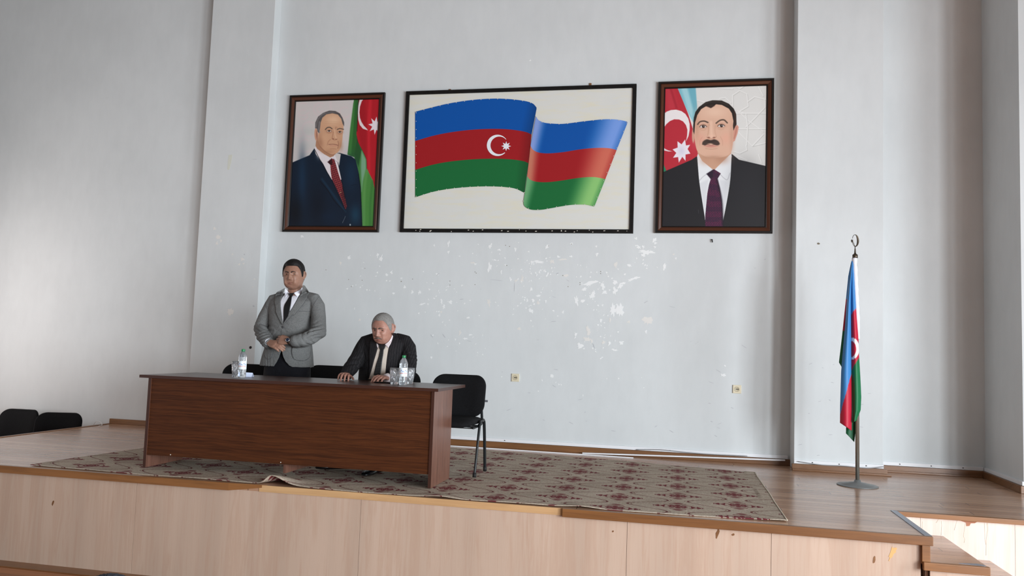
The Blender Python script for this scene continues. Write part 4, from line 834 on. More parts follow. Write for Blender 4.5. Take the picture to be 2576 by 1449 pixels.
# ------------------------------------------------------------------ chairs
def chair_proto(label, group):
    t = thing('stackable_chair', label, 'chair', (0, 0, 0), group); bm_ = M['black_metal']; fb = M['black_fabric']
    def rr(w, h, r, n=8):
        pts = []
        for cx_, cy_, a0 in ((w/2-r, h/2-r, 0), (-w/2+r, h/2-r, 90), (-w/2+r, -h/2+r, 180), (w/2-r, -h/2+r, 270)):
            for k in range(n+1):
                a = math.radians(a0+90*k/n); pts.append((cx_+r*math.cos(a), cy_+r*math.sin(a)))
        return pts
    # seat cushion
    mb = MB(); rings = []
    for s_, dz in ((.90, 0), (.97, .004), (1, .018), (1, .038), (.975, .052), (.90, .060), (.5, .064)):
        rings.append([(x*s_, y*s_-.0, .418+dz*.8-.012*(abs(x*s_)/.24)**2*0+.010*max(0, (y*s_)/.21)*0-.03*max(0, (-y*s_-.13)/.08)**2*.6) for x, y in rr(.475, .43, .10)])
    mb.loft(rings, fb); mb.build('seat', t)
    # backrest: curved rounded panel
    outline = rr(.480, .345, .10, 8); mb = MB(); rings = []
    def P(x, z, d): # curve around the sitter and recline
        y = .245+.055*(1-(x/.24)**2)*.9+(z-.66)*.20-d
        zz = z - (.018*(1-(x/.24)**2) if z < .6 else 0); return (x, y, zz)
    for s_, d in ((.55, -.001), (.93, 0), (1, .008), (1.0, .026), (.96, .036), (.6, .040)):
        rings.append([P(x*s_, .642+z*s_, d) for x, z in outline])
    mb.loft(rings, fb); mb.build('backrest', t)
    for s_ in (-1, 1):
        x = .255*s_
        MB().tube(spline([(x*.93, .03, .400), (x, .03, .430), (x*1.02, .02, .440), (x*1.04, -.04, .40), (x*1.05, -.16, .02)], 22), .013, bm_, 10, ry=.011).tube([(x*1.05, -.155, .045), (x*1.052, -.163, .010)], .0155, M['rubber'], 10, ry=.014).build('leg', t)
        MB().tube(spline([(x*1.0, .03, .435), (x*1.02, .08, .440), (x*1.04, .125, .41), (x*1.05, .20, .02)], 22), .013, bm_, 10, ry=.011).tube([(x*1.05, .195, .045), (x*1.052, .202, .010)], .0155, M['rubber'], 10, ry=.014).build('leg', t)
        MB().tube(spline([(x*.95, -.16, .400), (x*.95, .05, .405), (x*.93, .15, .42), (x*.88, .200, .46), (x*.80, .245, .56)], 22), .012, bm_, 10, ry=.007).build('back_post', t)
    MB().tube([(-.245, .03, .400), (.245, .03, .400)], .011, bm_, 10).tube([(-.245, -.12, .400), (.245, -.12, .400)], .009, bm_, 8).build('seat_frame', t)
    return t
ch = chair_proto('empty black upholstered chair at the right end of the desk', 'black chairs behind the desk')
CH = [(-1.858, 6.50, 0, .010, 'empty black upholstered chair at the right end of the desk', 'black chairs behind the desk'),
      (-2.50, 6.66, .02, .010, 'black upholstered chair under the seated man in the pinstripe suit', 'black chairs behind the desk'),
      (-3.47, 7.36, 0, .012, 'empty black chair between the standing man and the seated man', 'black chairs behind the desk'),
      (-4.115, 6.86, 0, .010, 'empty black chair at the left end behind the desk', 'black chairs behind the desk'),
      (-7.67, 7.95, math.radians(3), FLOOR_Z, 'black chair at the far left below the stage, turned toward the desk', 'black chairs below the stage'),
      (-6.95, 7.86, math.radians(20), FLOOR_Z, 'black chair below the stage against the wall, nearer the stage edge', 'black chairs below the stage')]
for k, (x, y, a, z, lab, grp) in enumerate(CH):
    c = ch if k == 0 else copy_tree(ch); c.location = (x, y, z); c.rotation_euler.z = a; c['label'] = lab; c['group'] = grp; c.scale = (1.065,)*3 if z < 0 else (1,)*3
c = Y_(1223, 1009, 6.80); mb = MB(); mb.box(c[0]-.02, c[0]+.014, 6.80, 6.803, c[2]-.009, c[2]+.009, Mat('grey_tag', (92, 92, 98), rough=.5).m)
tg = mb.build('cloth_tag', ch); tg.location = -Vector(ch.location); tg['label'] = 'small grey tag at the side of the backrest'

# ------------------------------------------------------------------ things on the desk
def tumbler(px, py, label, first=[None]):
    c = Z_(px, py, DT)
    if first[0] is None:
        t = thing('crystal_tumbler', label, 'glass', (0, 0, 0), 'cut glass tumblers on the desk'); mb = MB(); n = 96
        def md(th, h): return 1+(.055*max(0, math.sin(7*th+h*120))+.055*max(0, math.sin(7*th-h*120)))*(1 if .02 < h < .115 else 0)
        prof = [(0, 0), (.027, 0), (.029, .004), (.0265, .014), (.0285, .022)]+[(.0285+(.0365-.0285)*((h-.022)/.10)**.8, h) for h in np.linspace(.026, .118, 26)]+[(.0368, .130), (.0345, .131), (.033, .10), (.029, .05), (.024, .022), (0, .018)]
        mb.lathe(prof, (0, 0, 0), M['bright_glass'], n, mod=md); mb.build('glass_body', t); first[0] = t
    else: t = copy_tree(first[0])
    t['label'] = label; t.location = (c[0], c[1], DT+.0005)
tumbler(593, 949, 'cut crystal tumbler left of the bottle at the left end of the desk')
tumbler(991, 967, 'cut crystal tumbler left of the bottle in front of the seated man')
tumbler(1030, 966, 'cut crystal tumbler half hidden right of the bottle before the seated man')
def bottle(px, py, label, first=[None]):
    c = Z_(px, py, DT)
    if first[0] is None:
        t = thing('water_bottle', label, 'bottle', (0, 0, 0), 'plastic water bottles on the desk')
        def md(th, h): return 1+(.035*math.cos(5*th) if h < .03 else 0)+(.008*math.cos(10*th+h*60) if .16 < h < .19 or .03 < h < .07 else 0)
        prof = [(0, .006), (.020, 0), (.029, .003), (.0325, .012), (.0325, .030), (.031, .045), (.0325, .058), (.0318, .064), (.0318, .140), (.0328, .146), (.031, .152), (.0325, .158), (.0315, .172), (.026, .190), (.018, .205), (.0125, .213), (.0120, .226), (0, .226)]
        MB().lathe(prof, (0, 0, 0), M['pet'], 40, mod=md).build('bottle_body', t)
        MB().lathe([(.0135, .213), (.0148, .215), (.0148, .231), (.0135, .233), (0, .233)], (0, 0, 0), M['cap_green'], 24, mod=lambda th, h: 1+.02*math.cos(24*th)).build('cap', t)
        mb = MB(); n = 40; r = .0329; a0, a1 = -math.pi*.98, math.pi*.02
        def cyl(r_, s0, s1, z0, z1, mat, m_=24):
            vs = []; 
            for k in range(m_+1):
                a = s0+(s1-s0)*k/m_; vs += [(r_*math.cos(a), r_*math.sin(a), z0), (r_*math.cos(a), r_*math.sin(a), z1)]
            mb.add(vs, [(2*k, 2*k+2, 2*k+3, 2*k+1) for k in range(m_)], mat, True)
        cyl(r, -math.pi, math.pi, .068, .136, M['label_pale'], 40); mb.build('paper_label', t)
        mb = MB()
        for da in (-.15, .9):      # blue peaks and a line of red lettering
            for k, (w, h_) in enumerate(((-.42, .008), (0, .020), (.4, .012))):
                a = -math.pi/2+da+w; vs = [((r+.0004)*math.cos(a+s_), (r+.0004)*math.sin(a+s_), z_) for s_, z_ in ((-.28, .100), (.28, .100), (.05, .100+h_), (-.05, .100+h_))]; mb.add(vs, [(0, 1, 2, 3)], M['label_blue'])
            for k in range(7):
                a = -math.pi/2+da-.42+k*.14; vs = [((r+.0004)*math.cos(a+s_), (r+.0004)*math.sin(a+s_), z_) for s_, z_ in ((-.045, .090), (.045, .090), (.045, .0955), (-.045, .0955))]; mb.add(vs, [(0, 1, 2, 3)], M['label_red'])
        mb.build('label_print', [q for q in t.children if q.name.startswith('paper_label')][0]); first[0] = t
    else: t = copy_tree(first[0])
    t['label'] = label; t.location = (c[0], c[1], DT+.0005)
bottle(608, 950, 'plastic water bottle with green cap at the left end of the desk')
bottle(1013, 969, 'plastic water bottle with green cap in front of the seated man')
c = Z_(624, 948.5, DT); mb = MB(); x, y = c[0], c[1]
mb.add([(x-.032, y-.01, DT+.001), (x+.026, y+.01, DT+.001), (x+.03, y+.02, DT+.036), (x-.026, y+.0, DT+.038), (x-.032, y+.045, DT+.001), (x+.022, y+.06, DT+.001)], [(0, 1, 2, 3), (3, 2, 5, 4)], M['paper'])
o = mb.build('folded_paper_card'); md = o.modifiers.new('t', 'SOLIDIFY'); md.thickness = .0006; tag(o, 'small folded white paper card standing beside the left bottle', 'paper')
a, b = Z_(948, 963, DT), Z_(984, 964.5, DT)
t = thing('smartphone', 'black smartphone lying by the seated man\'s hand', 'phone', ((a[0]+b[0])/2, (a[1]+b[1])/2, DT))
xc_, yc_ = (a[0]+b[0])/2, (a[1]+b[1])/2; MB().box(xc_-.072, xc_+.072, yc_-.034, yc_+.040, DT+.0005, DT+.010, M['phone'], .003).build('body', t)
MB().box(xc_-.066, xc_+.066, yc_-.029, yc_+.035, DT+.0101, DT+.0107, M['shoe']).build('screen', t)

# ------------------------------------------------------------------ flag on its stand
fc = np.array([1.527, 7.395]); ftop = Y_(2151, 648, 7.395)
t = thing('flag_stand', 'steel floor stand with a round base at the right side of the stage', 'flag stand', (fc[0], fc[1], 0))
MB().lathe([(0, .0), (.165, 0), (.167, .004), (.160, .008), (.13, .011), (.128, .014), (.10, .017), (.098, .020), (.07, .023), (.068, .026), (.03, .030), (.024, .05), (0, .05)], (fc[0], fc[1], .0005), M['base_grey'], 48).build('base', t)
zt_ = ftop[2]; MB().tube([(fc[0], fc[1], .04), (fc[0]-.006, fc[1], 1.0), (ftop[0], fc[1], zt_)], .0165, M['metal'], 20).build('pole', t)
MB().lathe([(.018, 0), (.022, .002), (.022, .03), (.012, .036), (.006, .05), (.0075, .058), (.0045, .064), (.0070, .072), (.0040, .080), (.0030, .108), (0, .109)], (ftop[0], fc[1], zt_-.005), M['bronze'], 20).build('socket_cap', t)
mb = MB(); cz = zt_+.150; rr_ = .045
ring = [(ftop[0]+rr_*.62*math.sin(a), fc[1]+rr_*.5*math.sin(a), cz-rr_*math.cos(a)*1.15) for a in np.linspace(-1.25, 4.35, 40)]
mb.tube(ring, [.0022+.0065*max(0, math.sin(-1.25+5.6*k/39)) for k in range(40)], M['bronze'], 8, cap='round'); mb.build('crescent_finial', t)
sp = star8(0, 0, .020, .009); sx_, sz_ = ftop[0]-.026, cz-.004
mb = MB(); vs = [(sx_+a*.8, fc[1]-.004+a*.5, sz_+b) for a, b in sp]+[(sx_, fc[1]-.010, sz_), (sx_, fc[1]+.004, sz_)]; mb.add(vs, [f for k in range(16) for f in ((k, (k+1) % 16, 16), ((k+1) % 16, k, 17))], M['bronze'])
mb.tube([(sx_+.01, fc[1], sz_-.01), (ftop[0], fc[1], cz-.055)], .0025, M['bronze'], 6); mb.build('star_finial', t)

ft = thing('draped_flag', 'blue, red and green flag with white crescent hanging folded from the stand', 'flag', (fc[0], fc[1], .3))
def c6w(x, y, d=0): return Y_(*C6(x, y), fc[1]+d)
CB, CRD, CG, CWH = (58, 126, 188), (182, 26, 54), (22, 108, 66), (236, 236, 240)
def flag_panel(left, right, d0, bulge, colfun, nu=34, nv=150, ph=0):
    Lp, Rp = resamp(left, nv), resamp(right, nv); P = np.zeros((nv, nu, 3)); Cc = np.zeros((nv, nu, 3))
    for j in range(nv):
        for i in range(nu):
            u = i/(nu-1); x = Lp[j, 0]*(1-u)+Rp[j, 0]*u; y = Lp[j, 1]*(1-u)+Rp[j, 1]*u
            w = min(1, j/25.)
            d = d0-bulge*w*math.sin(math.pi*u)-.006*w*math.sin(5*u+j*.02+ph)
            P[j, i] = c6w(x, y, d); Cc[j, i] = colfun(x, y)
    o = grid_mesh('flag_cloth', P, M['flagcloth'], ft, lin(Cc)); md = o.modifiers.new('t', 'SOLIDIFY'); md.thickness = .002
    return o
def below(x, y, pts):       # True when the point lies below the curve y = f(x)
    P = np.array(pts, float); o = np.argsort(P[:, 0]); return y > np.interp(x, P[o, 0], P[o, 1])
def col1(x, y): return CB if y < 480 else (CRD if y < 690 else CG)
def col2(x, y): return CRD if below(x, y, [(165, 1260), (185, 1180), (205, 1110), (225, 1030), (243, 965)]) else CB
def col3(x, y):
    cx_, cy_ = 243, 808; ro = math.hypot((x-cx_)/50, (y-cy_)/72); ri = math.hypot((x-236)/38, (y-(cy_+4))/56)
    if ro < 1 and ri > 1: return CWH
    if below(x, y, [(238, 968), (255, 930), (275, 895), (295, 862), (310, 850)]): return CG
    if below(x, y, [(240, 590), (252, 565), (270, 542)]): return CRD
    return CB
flag_panel([(243, 225), (222, 330), (208, 470), (194, 600), (180, 730), (162, 880), (160, 900)], [(250, 240), (236, 400), (225, 600), (215, 800), (195, 935), (192, 950), (190, 955)], .055, .02, col1)
flag_panel([(262, 1180), (235, 1240), (212, 1300), (207, 1335), (206, 1370)], [(285, 1180), (276, 1280), (270, 1310), (266, 1380), (260, 1428)], .03, .015, lambda x, y: (14, 84, 50), nv=70)  # back fold at the bottom: flag green darkened to stand in for shade
flag_panel([(246, 226), (226, 380), (212, 500), (202, 650), (184, 850), (175, 960), (168, 1190), (167, 1300)], [(251, 232), (243, 400), (242, 600), (242, 800), (242, 960), (243, 1150), (243, 1300), (242, 1352)], -.010, .045, col2)
flag_panel([(249, 232), (240, 400), (240, 600), (240, 800), (241, 960), (243, 1150), (246, 1260), (248, 1300)], [(253, 240), (263, 400), (271, 540), (286, 720), (291, 850), (300, 1000), (306, 1130), (302, 1215), (275, 1285)], -.014, .035, col3, ph=2)
mb = MB(); pth = [c6w(x, y, -.002) for x, y in ((262, 208), (267, 330), (274, 480), (281, 620), (284, 745))]
mb.tube(resamp(np.array(pth), 60), [(.0205+.0015*math.sin(k*.9))*(1 if k < 45 else 1-.25*(k-45)/15) for k in range(60)], M['shirt'], 16); mb.build('white_pole_sleeve', ft)

# ------------------------------------------------------------------ people
def smooth01(x): x = np.clip(x, 0, 1); return x*x*(3-2*x)
def head_grid(style, off=None, nt=150, np_=100):
    """head surface, face towards -y; returns (np_, nt, 3). off(x,y,z)->outward offset for the hair"""
    th = np.linspace(-math.pi, math.pi, nt, endpoint=False); ph = np.linspace(-math.pi/2+.02, math.pi/2-.02, np_)
    T, Pp = np.meshgrid(th, ph); sz = np.sin(Pp); cz = np.cos(Pp)
    low = sz < 0; p = np.where(low, 2.55, 2.15)
    rh = (1-np.abs(sz)**p)**(1/p); z = .118*sz
    a = .0745+style.get('wide', 0); jaw = smooth01((-z-.01)/.10); a = a*(1-.13*jaw*(1-style.get('fat', 0)))*(1-.06*smooth01((z-.03)/.08))
    a = a+.004*np.exp(-((z-.02)/.04)**2)
    e = 2.25; ct, st = np.cos(T), np.sin(T); rr = (np.abs(ct)**e+np.abs(st)**e)**(-1/e)
    bf, bb = .092, .104; b = np.where(ct > 0, bf, bb*(1-.28*smooth01((-z)/.09))); x = a*rh*rr*st; y = -b*rh*rr*ct
    front = smooth01((ct-.15)/.35)
    y = np.where(ct > 0, y-.008*smooth01((-z-.05)/.05)*front*rh, y)
    G = lambda cx_, cz_, sx_, sz_: np.exp(-((x-cx_)/sx_)**2-((z-cz_)/sz_)**2)
    t = np.clip((.022-z)/.060, 0, 1); nh = (.004+.022*t**1.1)*np.where(z < -.037, np.exp(-((z+.037)/.0075)**2), 1)*np.where(z > .022, np.exp(-((z-.022)/.012)**2), 1); nw = .0075+.0065*t
    nh = nh*.86; d = nh*np.exp(-(x/nw)**2); ns = style.get('nose', 1.0); d = d*ns
    for s in (-1, 1):
        d += .008*G(s*.0145, -.038, .0065, .0075)-.0115*G(s*.031, .003, .016, .0105)+.0055*G(s*.030, .0235, .020, .0075)+.006*G(s*.043, -.024, .018, .016)
        d -= .0022*G(s*.030, -.052, .004, .014); d += .004*style.get('fat', 0)*4*G(s*.045, -.065, .02, .025); d += .003*G(s*.031, -.012, .014, .005)
    d += .0055*G(0, -.060, .023, .010)-.0045*G(0, -.0685, .023, .0022)+.0055*G(0, -.0755, .017, .0045)-.0035*G(0, -.0865, .016, .004)+.008*G(0, -.103, .021, .012)
    d -= .001*np.cos((z-.05)*520)*G(0, .055, .04, .015)*style.get('wrinkle', 0)
    y = y-d*front
    if off is not None:
        q = np.stack([x, y, z], -1); n_ = q/np.array([.0745, .098, .118])**2; n_ /= np.linalg.norm(n_, axis=-1, keepdims=True); o_ = off(x, y, z, T)
        q = q+n_*o_[..., None]; return q
    return np.stack([x, y, z], -1)
def grid_closed(mb, G, mat, T):
    np_, nt = G.shape[:2]; vs = [T @ Vector(v) for v in G.reshape(-1, 3).tolist()]; b = len(vs)
    vs += [T @ Vector((0, float(G[0, :, 1].mean()), float(G[0, :, 2].mean())-.001)), T @ Vector((0, float(G[-1, :, 1].mean()), float(G[-1, :, 2].mean())+.001))]
    fs = [(i*nt+j, i*nt+(j+1) % nt, (i+1)*nt+(j+1) % nt, (i+1)*nt+j) for i in range(np_-1) for j in range(nt)]
    fs += [((j+1) % nt, j, b) for j in range(nt)]+[((np_-1)*nt+j, (np_-1)*nt+(j+1) % nt, b+1) for j in range(nt)]
    mb.add([v[:] for v in vs], fs, mat, True)
def bvh_of(*objs):
    vs, fs = [], []
    for o in objs:
        b = len(vs); loc = Vector((0, 0, 0)); vs += [v.co+loc for v in o.data.vertices]; fs += [[b+i for i in p.vertices] for p in o.data.polygons]
    return BVHTree.FromPolygons(vs, fs)
def hair_fn(style):
    kind = style['hair']
    def off(x, y, z, T):
        az = np.abs(T)/math.pi*180
        line = np.interp(az, [0, 22, 38, 50, 60, 68, 74, 80, 86, 98, 110, 140, 180], style['line'])
        m = smooth01((z-line)/.009); top = smooth01((z-.02)/.07); t = style['thick']*(.30+.70*top)
        wob = .0007*np.sin(x*420+z*180)*np.cos(z*330+y*260)+.0006*np.sin(x*900+y*700)
        t = t*np.where(az < 60, smooth01((z-line)/.030)*.75+.25, 1)
        return -.006+m*(t+.006)+m*wob
    return off
def make_head(style, T, body_mb, root, skin):
    """adds the head (with ears and lids) to the body's surface; returns children builders that need the world matrix"""
    G = head_grid(style); grid_closed(body_mb, G, skin, T)
    loc = MB(); grid_closed(loc, G, skin, Matrix.Identity(4)); bv = BVHTree.FromPolygons([Vector(v) for v in loc.v], loc.f)
    def surf(x, z, d=0):
        h = bv.ray_cast(Vector((x, -.3, z)), Vector((0, 1, 0))); return Vector((x, h[0].y-d, z)) if h[0] else Vector((x, -.08-d, z))
    TW = lambda pts: [T @ Vector(p) for p in pts]
    # ears
    for s in (-1, 1):
        c = [(s*(.074+.010*k_), .006+yy, zz) for yy, zz, k_ in ((-.004, .026, .2), (.010, .034, .9), (.026, .028, 1.5), (.031, .010, 1.6), (.024, -.010, 1.2), (.010, -.026, .6), (-.002, -.030, .2))]
        body_mb.tube([p[:] for p in TW(spline(c, 22))], .0052, skin, 8, cap='round')
        body_mb.tube([p[:] for p in TW([(s*.076, .015, .026), (s*.080, .018, .006), (s*.074, .010, -.018)])], .0135, skin, 8, cap='round')
    # eyelids
    for s in (-1, 1):
        for sg, k in ((1, .0080), (-1, -.0062)):
            pts = [surf(s*.031+dx, .002+k*(1-(dx/.018)**2), .0005 if sg > 0 else -.0012) for dx in np.linspace(-.0165, .0165, 9)]
            body_mb.tube([p[:] for p in TW(pts)], .0030, skin, 6, cap='round')
    def parts():
        for s in (-1, 1):
            e = surf(s*.031, .002); R_ = .0130; c = e+Vector((0, R_-.0022, 0)); mb = MB()
            prof = [(R_*math.sin(a), -R_*math.cos(a)) for a in np.linspace(0, math.pi, 14)]
            g = Vector((style.get('gaze', -.12), -1, style.get('gz', -.05))).normalized(); cw = T @ c; gw = (T.to_3x3() @ g).normalized(); sc_ = T.to_scale()[0]
            mb.lathe([(r*sc_, h*sc_) for r, h in prof], cw[:], M['eye_white'], 20, gw[:])
            mb.lathe([(r*sc_, (h)*sc_) for r, h in [(0, R_+.0006), (.003, R_+.0003), (.0062, R_-.0008), (.0070, R_-.0022), (0, R_-.003)]], cw[:], M['iris'], 20, gw[:]); mb.build('eye', root)
            mb = MB(); pts = [surf(s*.031+dx, .0022+.0062*(1-(dx/.017)**2), .0032-12*dx*dx) for dx in np.linspace(-.016, .016, 11)]; mb.tube([p[:] for p in TW(pts)], .0011*sc_, M['brow'], 6, cap='round'); mb.build('eyelashes', root)
            mb = MB(); pts = [surf(s*(.012+.034*u), .0145+.0080*math.sin(math.pi*(.08+.72*u))-.0015*u+.0008*style.get('browdrop', 1), .0022) for u in np.linspace(0, 1, 12)]
            mb.tube([p[:] for p in TW(pts)], [.0022*sc_*(1.5-1.1*k/11) for k in range(12)], style['browmat'], 8, ry=[.0042*sc_*(1.15-.75*k/11) for k in range(12)], cap='round', up=(0, 0, 1)); mb.build('eyebrow', root)
        mb = MB()
        up = [surf(x, -.0660+.0008*math.cos(x*260)+style.get('smile', -2.0)*x*x, -.0005) for x in np.linspace(-.0250, .0250, 13)]; lo = [surf(x, -.0740+4.5*x*x, -.0008) for x in np.linspace(-.018, .018, 13)]
        mb.tube([p[:] for p in TW(up)], [.0010+.0016*math.sin(math.pi*k/12) for k in range(13)], style['lip'], 8, cap='round'); mb.tube([p[:] for p in TW(lo)], [.0012+.0026*math.sin(math.pi*k/12) for k in range(13)], style['lip'], 8, cap='round')
        mb.build('lips', root)
        if style.get('moustache'):
            mb = MB()
            for s in (-1, 1):
                pts = [surf(s*(.001+.029*u), -.0555-.001*u-.0065*u*u, .002) for u in np.linspace(0, 1, 10)]
                mb.tube([p[:] for p in TW(pts)], [(.0075-.0045*k/9)*sc_ for k in range(10)], M['moustache'], 8, ry=[(.0062-.0036*k/9)*sc_ for k in range(10)], cap='round')
            mb.build('moustache', root)
        mb = MB(); grid_closed(mb, head_grid(style, hair_fn(style)), style['hairmat'], T); mb.build('hair', root)
    return parts
def hand(mb, W_, D, N, thumb, size, curl, mat, spread=6, tcurl=(20, 20), tang=38, fat=1.0):
    """wrist point, pointing direction, back-of-hand normal, thumb side; curl = three joint angles"""
    W_, D, N = Vector(W_), Vector(D).normalized(), Vector(N); N = (N-D*N.dot(D)).normalized(); L_ = D.cross(N).normalized(); L_ = L_ if L_.dot(Vector(thumb)) > 0 else -L_; s = size
    P = lambda a, b, c: W_+D*a*s+L_*b*s+N*c*s
    secs = []
    for a, w, h in ((-.03, .026, .020), (0, .027, .019), (.025, .034, .0165), (.055, .041, .0155), (.085, .0415, .0135), (.098, .038, .010)):
        ring = []
        for k in range(16):
            th = 2*math.pi*k/16; c_, s_ = math.cos(th), math.sin(th); ring.append(P(a, w*abs(c_)**.75*(1 if c_ > 0 else -1), h*abs(s_)**.85*(1 if s_ > 0 else -1))[:])
        secs.append(ring)
    mb.loft(secs, mat)
    lens = [(.043, .026, .021), (.048, .030, .022), (.045, .028, .022), (.035, .021, .019)]
    for i in range(4):
        b0 = (.031-.0205*i); ang = math.radians(spread*(1.5-i)); d = (D*math.cos(ang)+L_*math.sin(ang)).normalized(); ax = d.cross(N).normalized()
        p = P(.088-(.004 if i in (0, 3) else 0)-(.004 if i == 3 else 0), b0, .001); pts = [p-d*.02*s, p]; r = [.0098*s*fat, .0095*s*fat]; acc = 0
        cu = curl[i] if hasattr(curl[0], '__len__') else curl
        for k in range(3):
            acc += cu[k]; q = Matrix.Rotation(-math.radians(acc), 3, ax); dd = q @ d
            if (dd-d).dot(N) > 0: dd = Matrix.Rotation(math.radians(acc), 3, ax) @ d
            p = p+dd*lens[i][k]*s; pts.append(p); r.append((.0088, .0080, .0066)[k]*s*fat*(.9 if i == 3 else 1))
        mb.tube([q_[:] for q_ in pts], r, mat, 10, cap='round')
    a = math.radians(tang); d = (D*math.cos(a)+L_*math.sin(a)-N*.25).normalized(); p0 = P(.012, .020, -.004); p1 = p0+d*.042*s; d2 = (d+D*.35*math.sin(math.radians(tcurl[0]))*2-N*.2).normalized(); p2 = p1+d2*.032*s; d3 = (d2+D*.3-N*.12).normalized(); p3 = p2+d3*.024*s
    mb.tube([p0[:], p1[:], p2[:], p3[:]], [.013*s, .0112*s, .0096*s, .0078*s], mat, 10, cap='round')
def torso(mb, rows, mat, n=48, e=2.35, grow=0.0):
    rings = []
    for py, l, r, yc, dh in rows:
        A, B = Y_(l, py, yc), Y_(r, py, yc); cx_ = (A[0]+B[0])/2; z = (A[2]+B[2])/2; ap = (B[0]-A[0])/2; k = abs(cx_/yc); a_ = math.sqrt(max(ap*ap-(dh*k)**2, (ap*.6)**2))+grow; b_ = dh+grow; ring = []
        for i in range(n):
            t_ = 2*math.pi*i/n; c_, s_ = math.cos(t_), math.sin(t_); rr = (abs(c_)**e+abs(s_)**e)**(-1/e); ring.append((cx_+a_*rr*c_, yc+b_*rr*s_, z))
        rings.append(ring)
    mb.loft(rings, mat); return mb
def jp(*a): return [tuple(Y_(p[0], p[1], p[2])) for p in a]
def patch(name, root, target, A, B, mat, off=.004, n=40, m_=12, thick=.003, curve=True):
    """a piece of cloth lying on the body between two outlines given in the photograph"""
    RA, RB = (resamp(spline(A, 60), n), resamp(spline(B, 60), n)) if curve else (resamp(A, n), resamp(B, n)); P = np.zeros((n, m_, 3)); last = None; Dp = np.full((n, m_), np.nan)
    for i in range(n):
        for j in range(m_):
            q = RA[i]*(1-j/(m_-1))+RB[i]*j/(m_-1); r = ray(*q); h = target.ray_cast(Vector(CAM), Vector(r))
            if h[0] is not None and h[3] < 9: Dp[i, j] = h[3]
    med_ = np.nanmedian(Dp); Dp = np.where(np.isnan(Dp), med_, Dp)
    for _ in range(2):
        K = np.pad(Dp, 1, 'edge'); Dp = (K[1:-1, 1:-1]*2+K[:-2, 1:-1]+K[2:, 1:-1]+K[1:-1, :-2]+K[1:-1, 2:])/6
    for i in range(n):
        for j in range(m_):
            q = RA[i]*(1-j/(m_-1))+RB[i]*j/(m_-1); P[i, j] = CAM+ray(*q)*(Dp[i, j]-off)
    o = grid_mesh(name, P, mat, root); md = o.modifiers.new('t', 'SOLIDIFY'); md.thickness = thick; md.offset = 0
    return o
def seam(mb, target, pts, r, mat, off=.0005, n=30):
    P = []
    for q in resamp(spline(pts, 50), n):
        h = target.ray_cast(Vector(CAM), Vector(ray(*q)))
        if h[0] is not None: P.append(CAM+ray(*q)*(h[3]-off))
    if len(P) > 2: mb.tube(P, r, mat, 6, cap='round')
def crumple(o, folds, amp=.0035, sc=7.0, seed=0.0):
    """soft cloth folds pressed into a garment: folds = (centre, axis, reach, wavelength, depth)"""
    me = o.data; n_ = len(me.vertices); co = np.empty(n_*3); me.vertices.foreach_get('co', co); co = co.reshape(-1, 3); no = np.empty(n_*3)
    me.vertices.foreach_get('normal', no); no = no.reshape(-1, 3); d = np.array([mnoise.noise(Vector((p[0]*sc+seed, p[1]*sc, p[2]*sc*.8))) for p in co])*amp
    for c, ax, reach, wl, dep in folds:
        c = np.array(c); ax = np.array(ax, float); ax /= np.linalg.norm(ax); q = co-c; r2 = (q**2).sum(1); w = np.exp(-r2/reach**2)
        ph = (q@ax)/wl*2*math.pi+np.sin(q[:, 0]*31+q[:, 2]*23)*1.1; d += w*dep*(np.abs(np.sin(ph*.5))**.7-.55)
    co += no*d[:, None]; me.vertices.foreach_set('co', co.ravel()); me.update()
z5 = lambda *a: [(640+x/9.055, 640+y/9.055) for x, y in a]
z6 = lambda *a: [(640+x/8.05, 780+y/8.05) for x, y in a]
z7 = lambda *a: [(820+x/7.246, 780+y/7.246) for x, y in a]
def head_T(px, py, y, s, yaw=0, pitch=0, roll=0):
    c = Y_(px, py, y); return Matrix.Translation(Vector(c)) @ Matrix.Rotation(math.radians(yaw), 4, 'Z') @ Matrix.Rotation(math.radians(roll), 4, 'Y') @ Matrix.Rotation(math.radians(pitch), 4, 'X') @ Matrix.Scale(s, 4)
def shoe(root, heel, d, s=1.0):
    mb = MB(); d = Vector(d).normalized(); L_ = Vector((d.y, -d.x, 0)); h = Vector(heel); secs = []
    for a, w, z1, z0 in ((-.01, .020, .045, .008), (0, .034, .070, 0), (.03, .037, .085, 0), (.07, .036, .082, 0), (.11, .038, .066, 0), (.16, .046, .050, 0), (.20, .048, .042, 0), (.25, .042, .036, .002), (.285, .028, .026, .006), (.298, .010, .018, .010)):
        ring = []
        for k in range(20):
            t_ = 2*math.pi*k/20; c_, s_ = math.cos(t_), math.sin(t_); zz = (z0+z1)/2+(z1-z0)/2*s_*1.0; ww = w*abs(c_)**.7*(1 if c_ > 0 else -1); ring.append((h+d*a*s+L_*ww*s+Vector((0, 0, zz*s)))[:])
        secs.append(ring)
    mb.loft(secs, M['shoe']); mb.build('shoe', root)

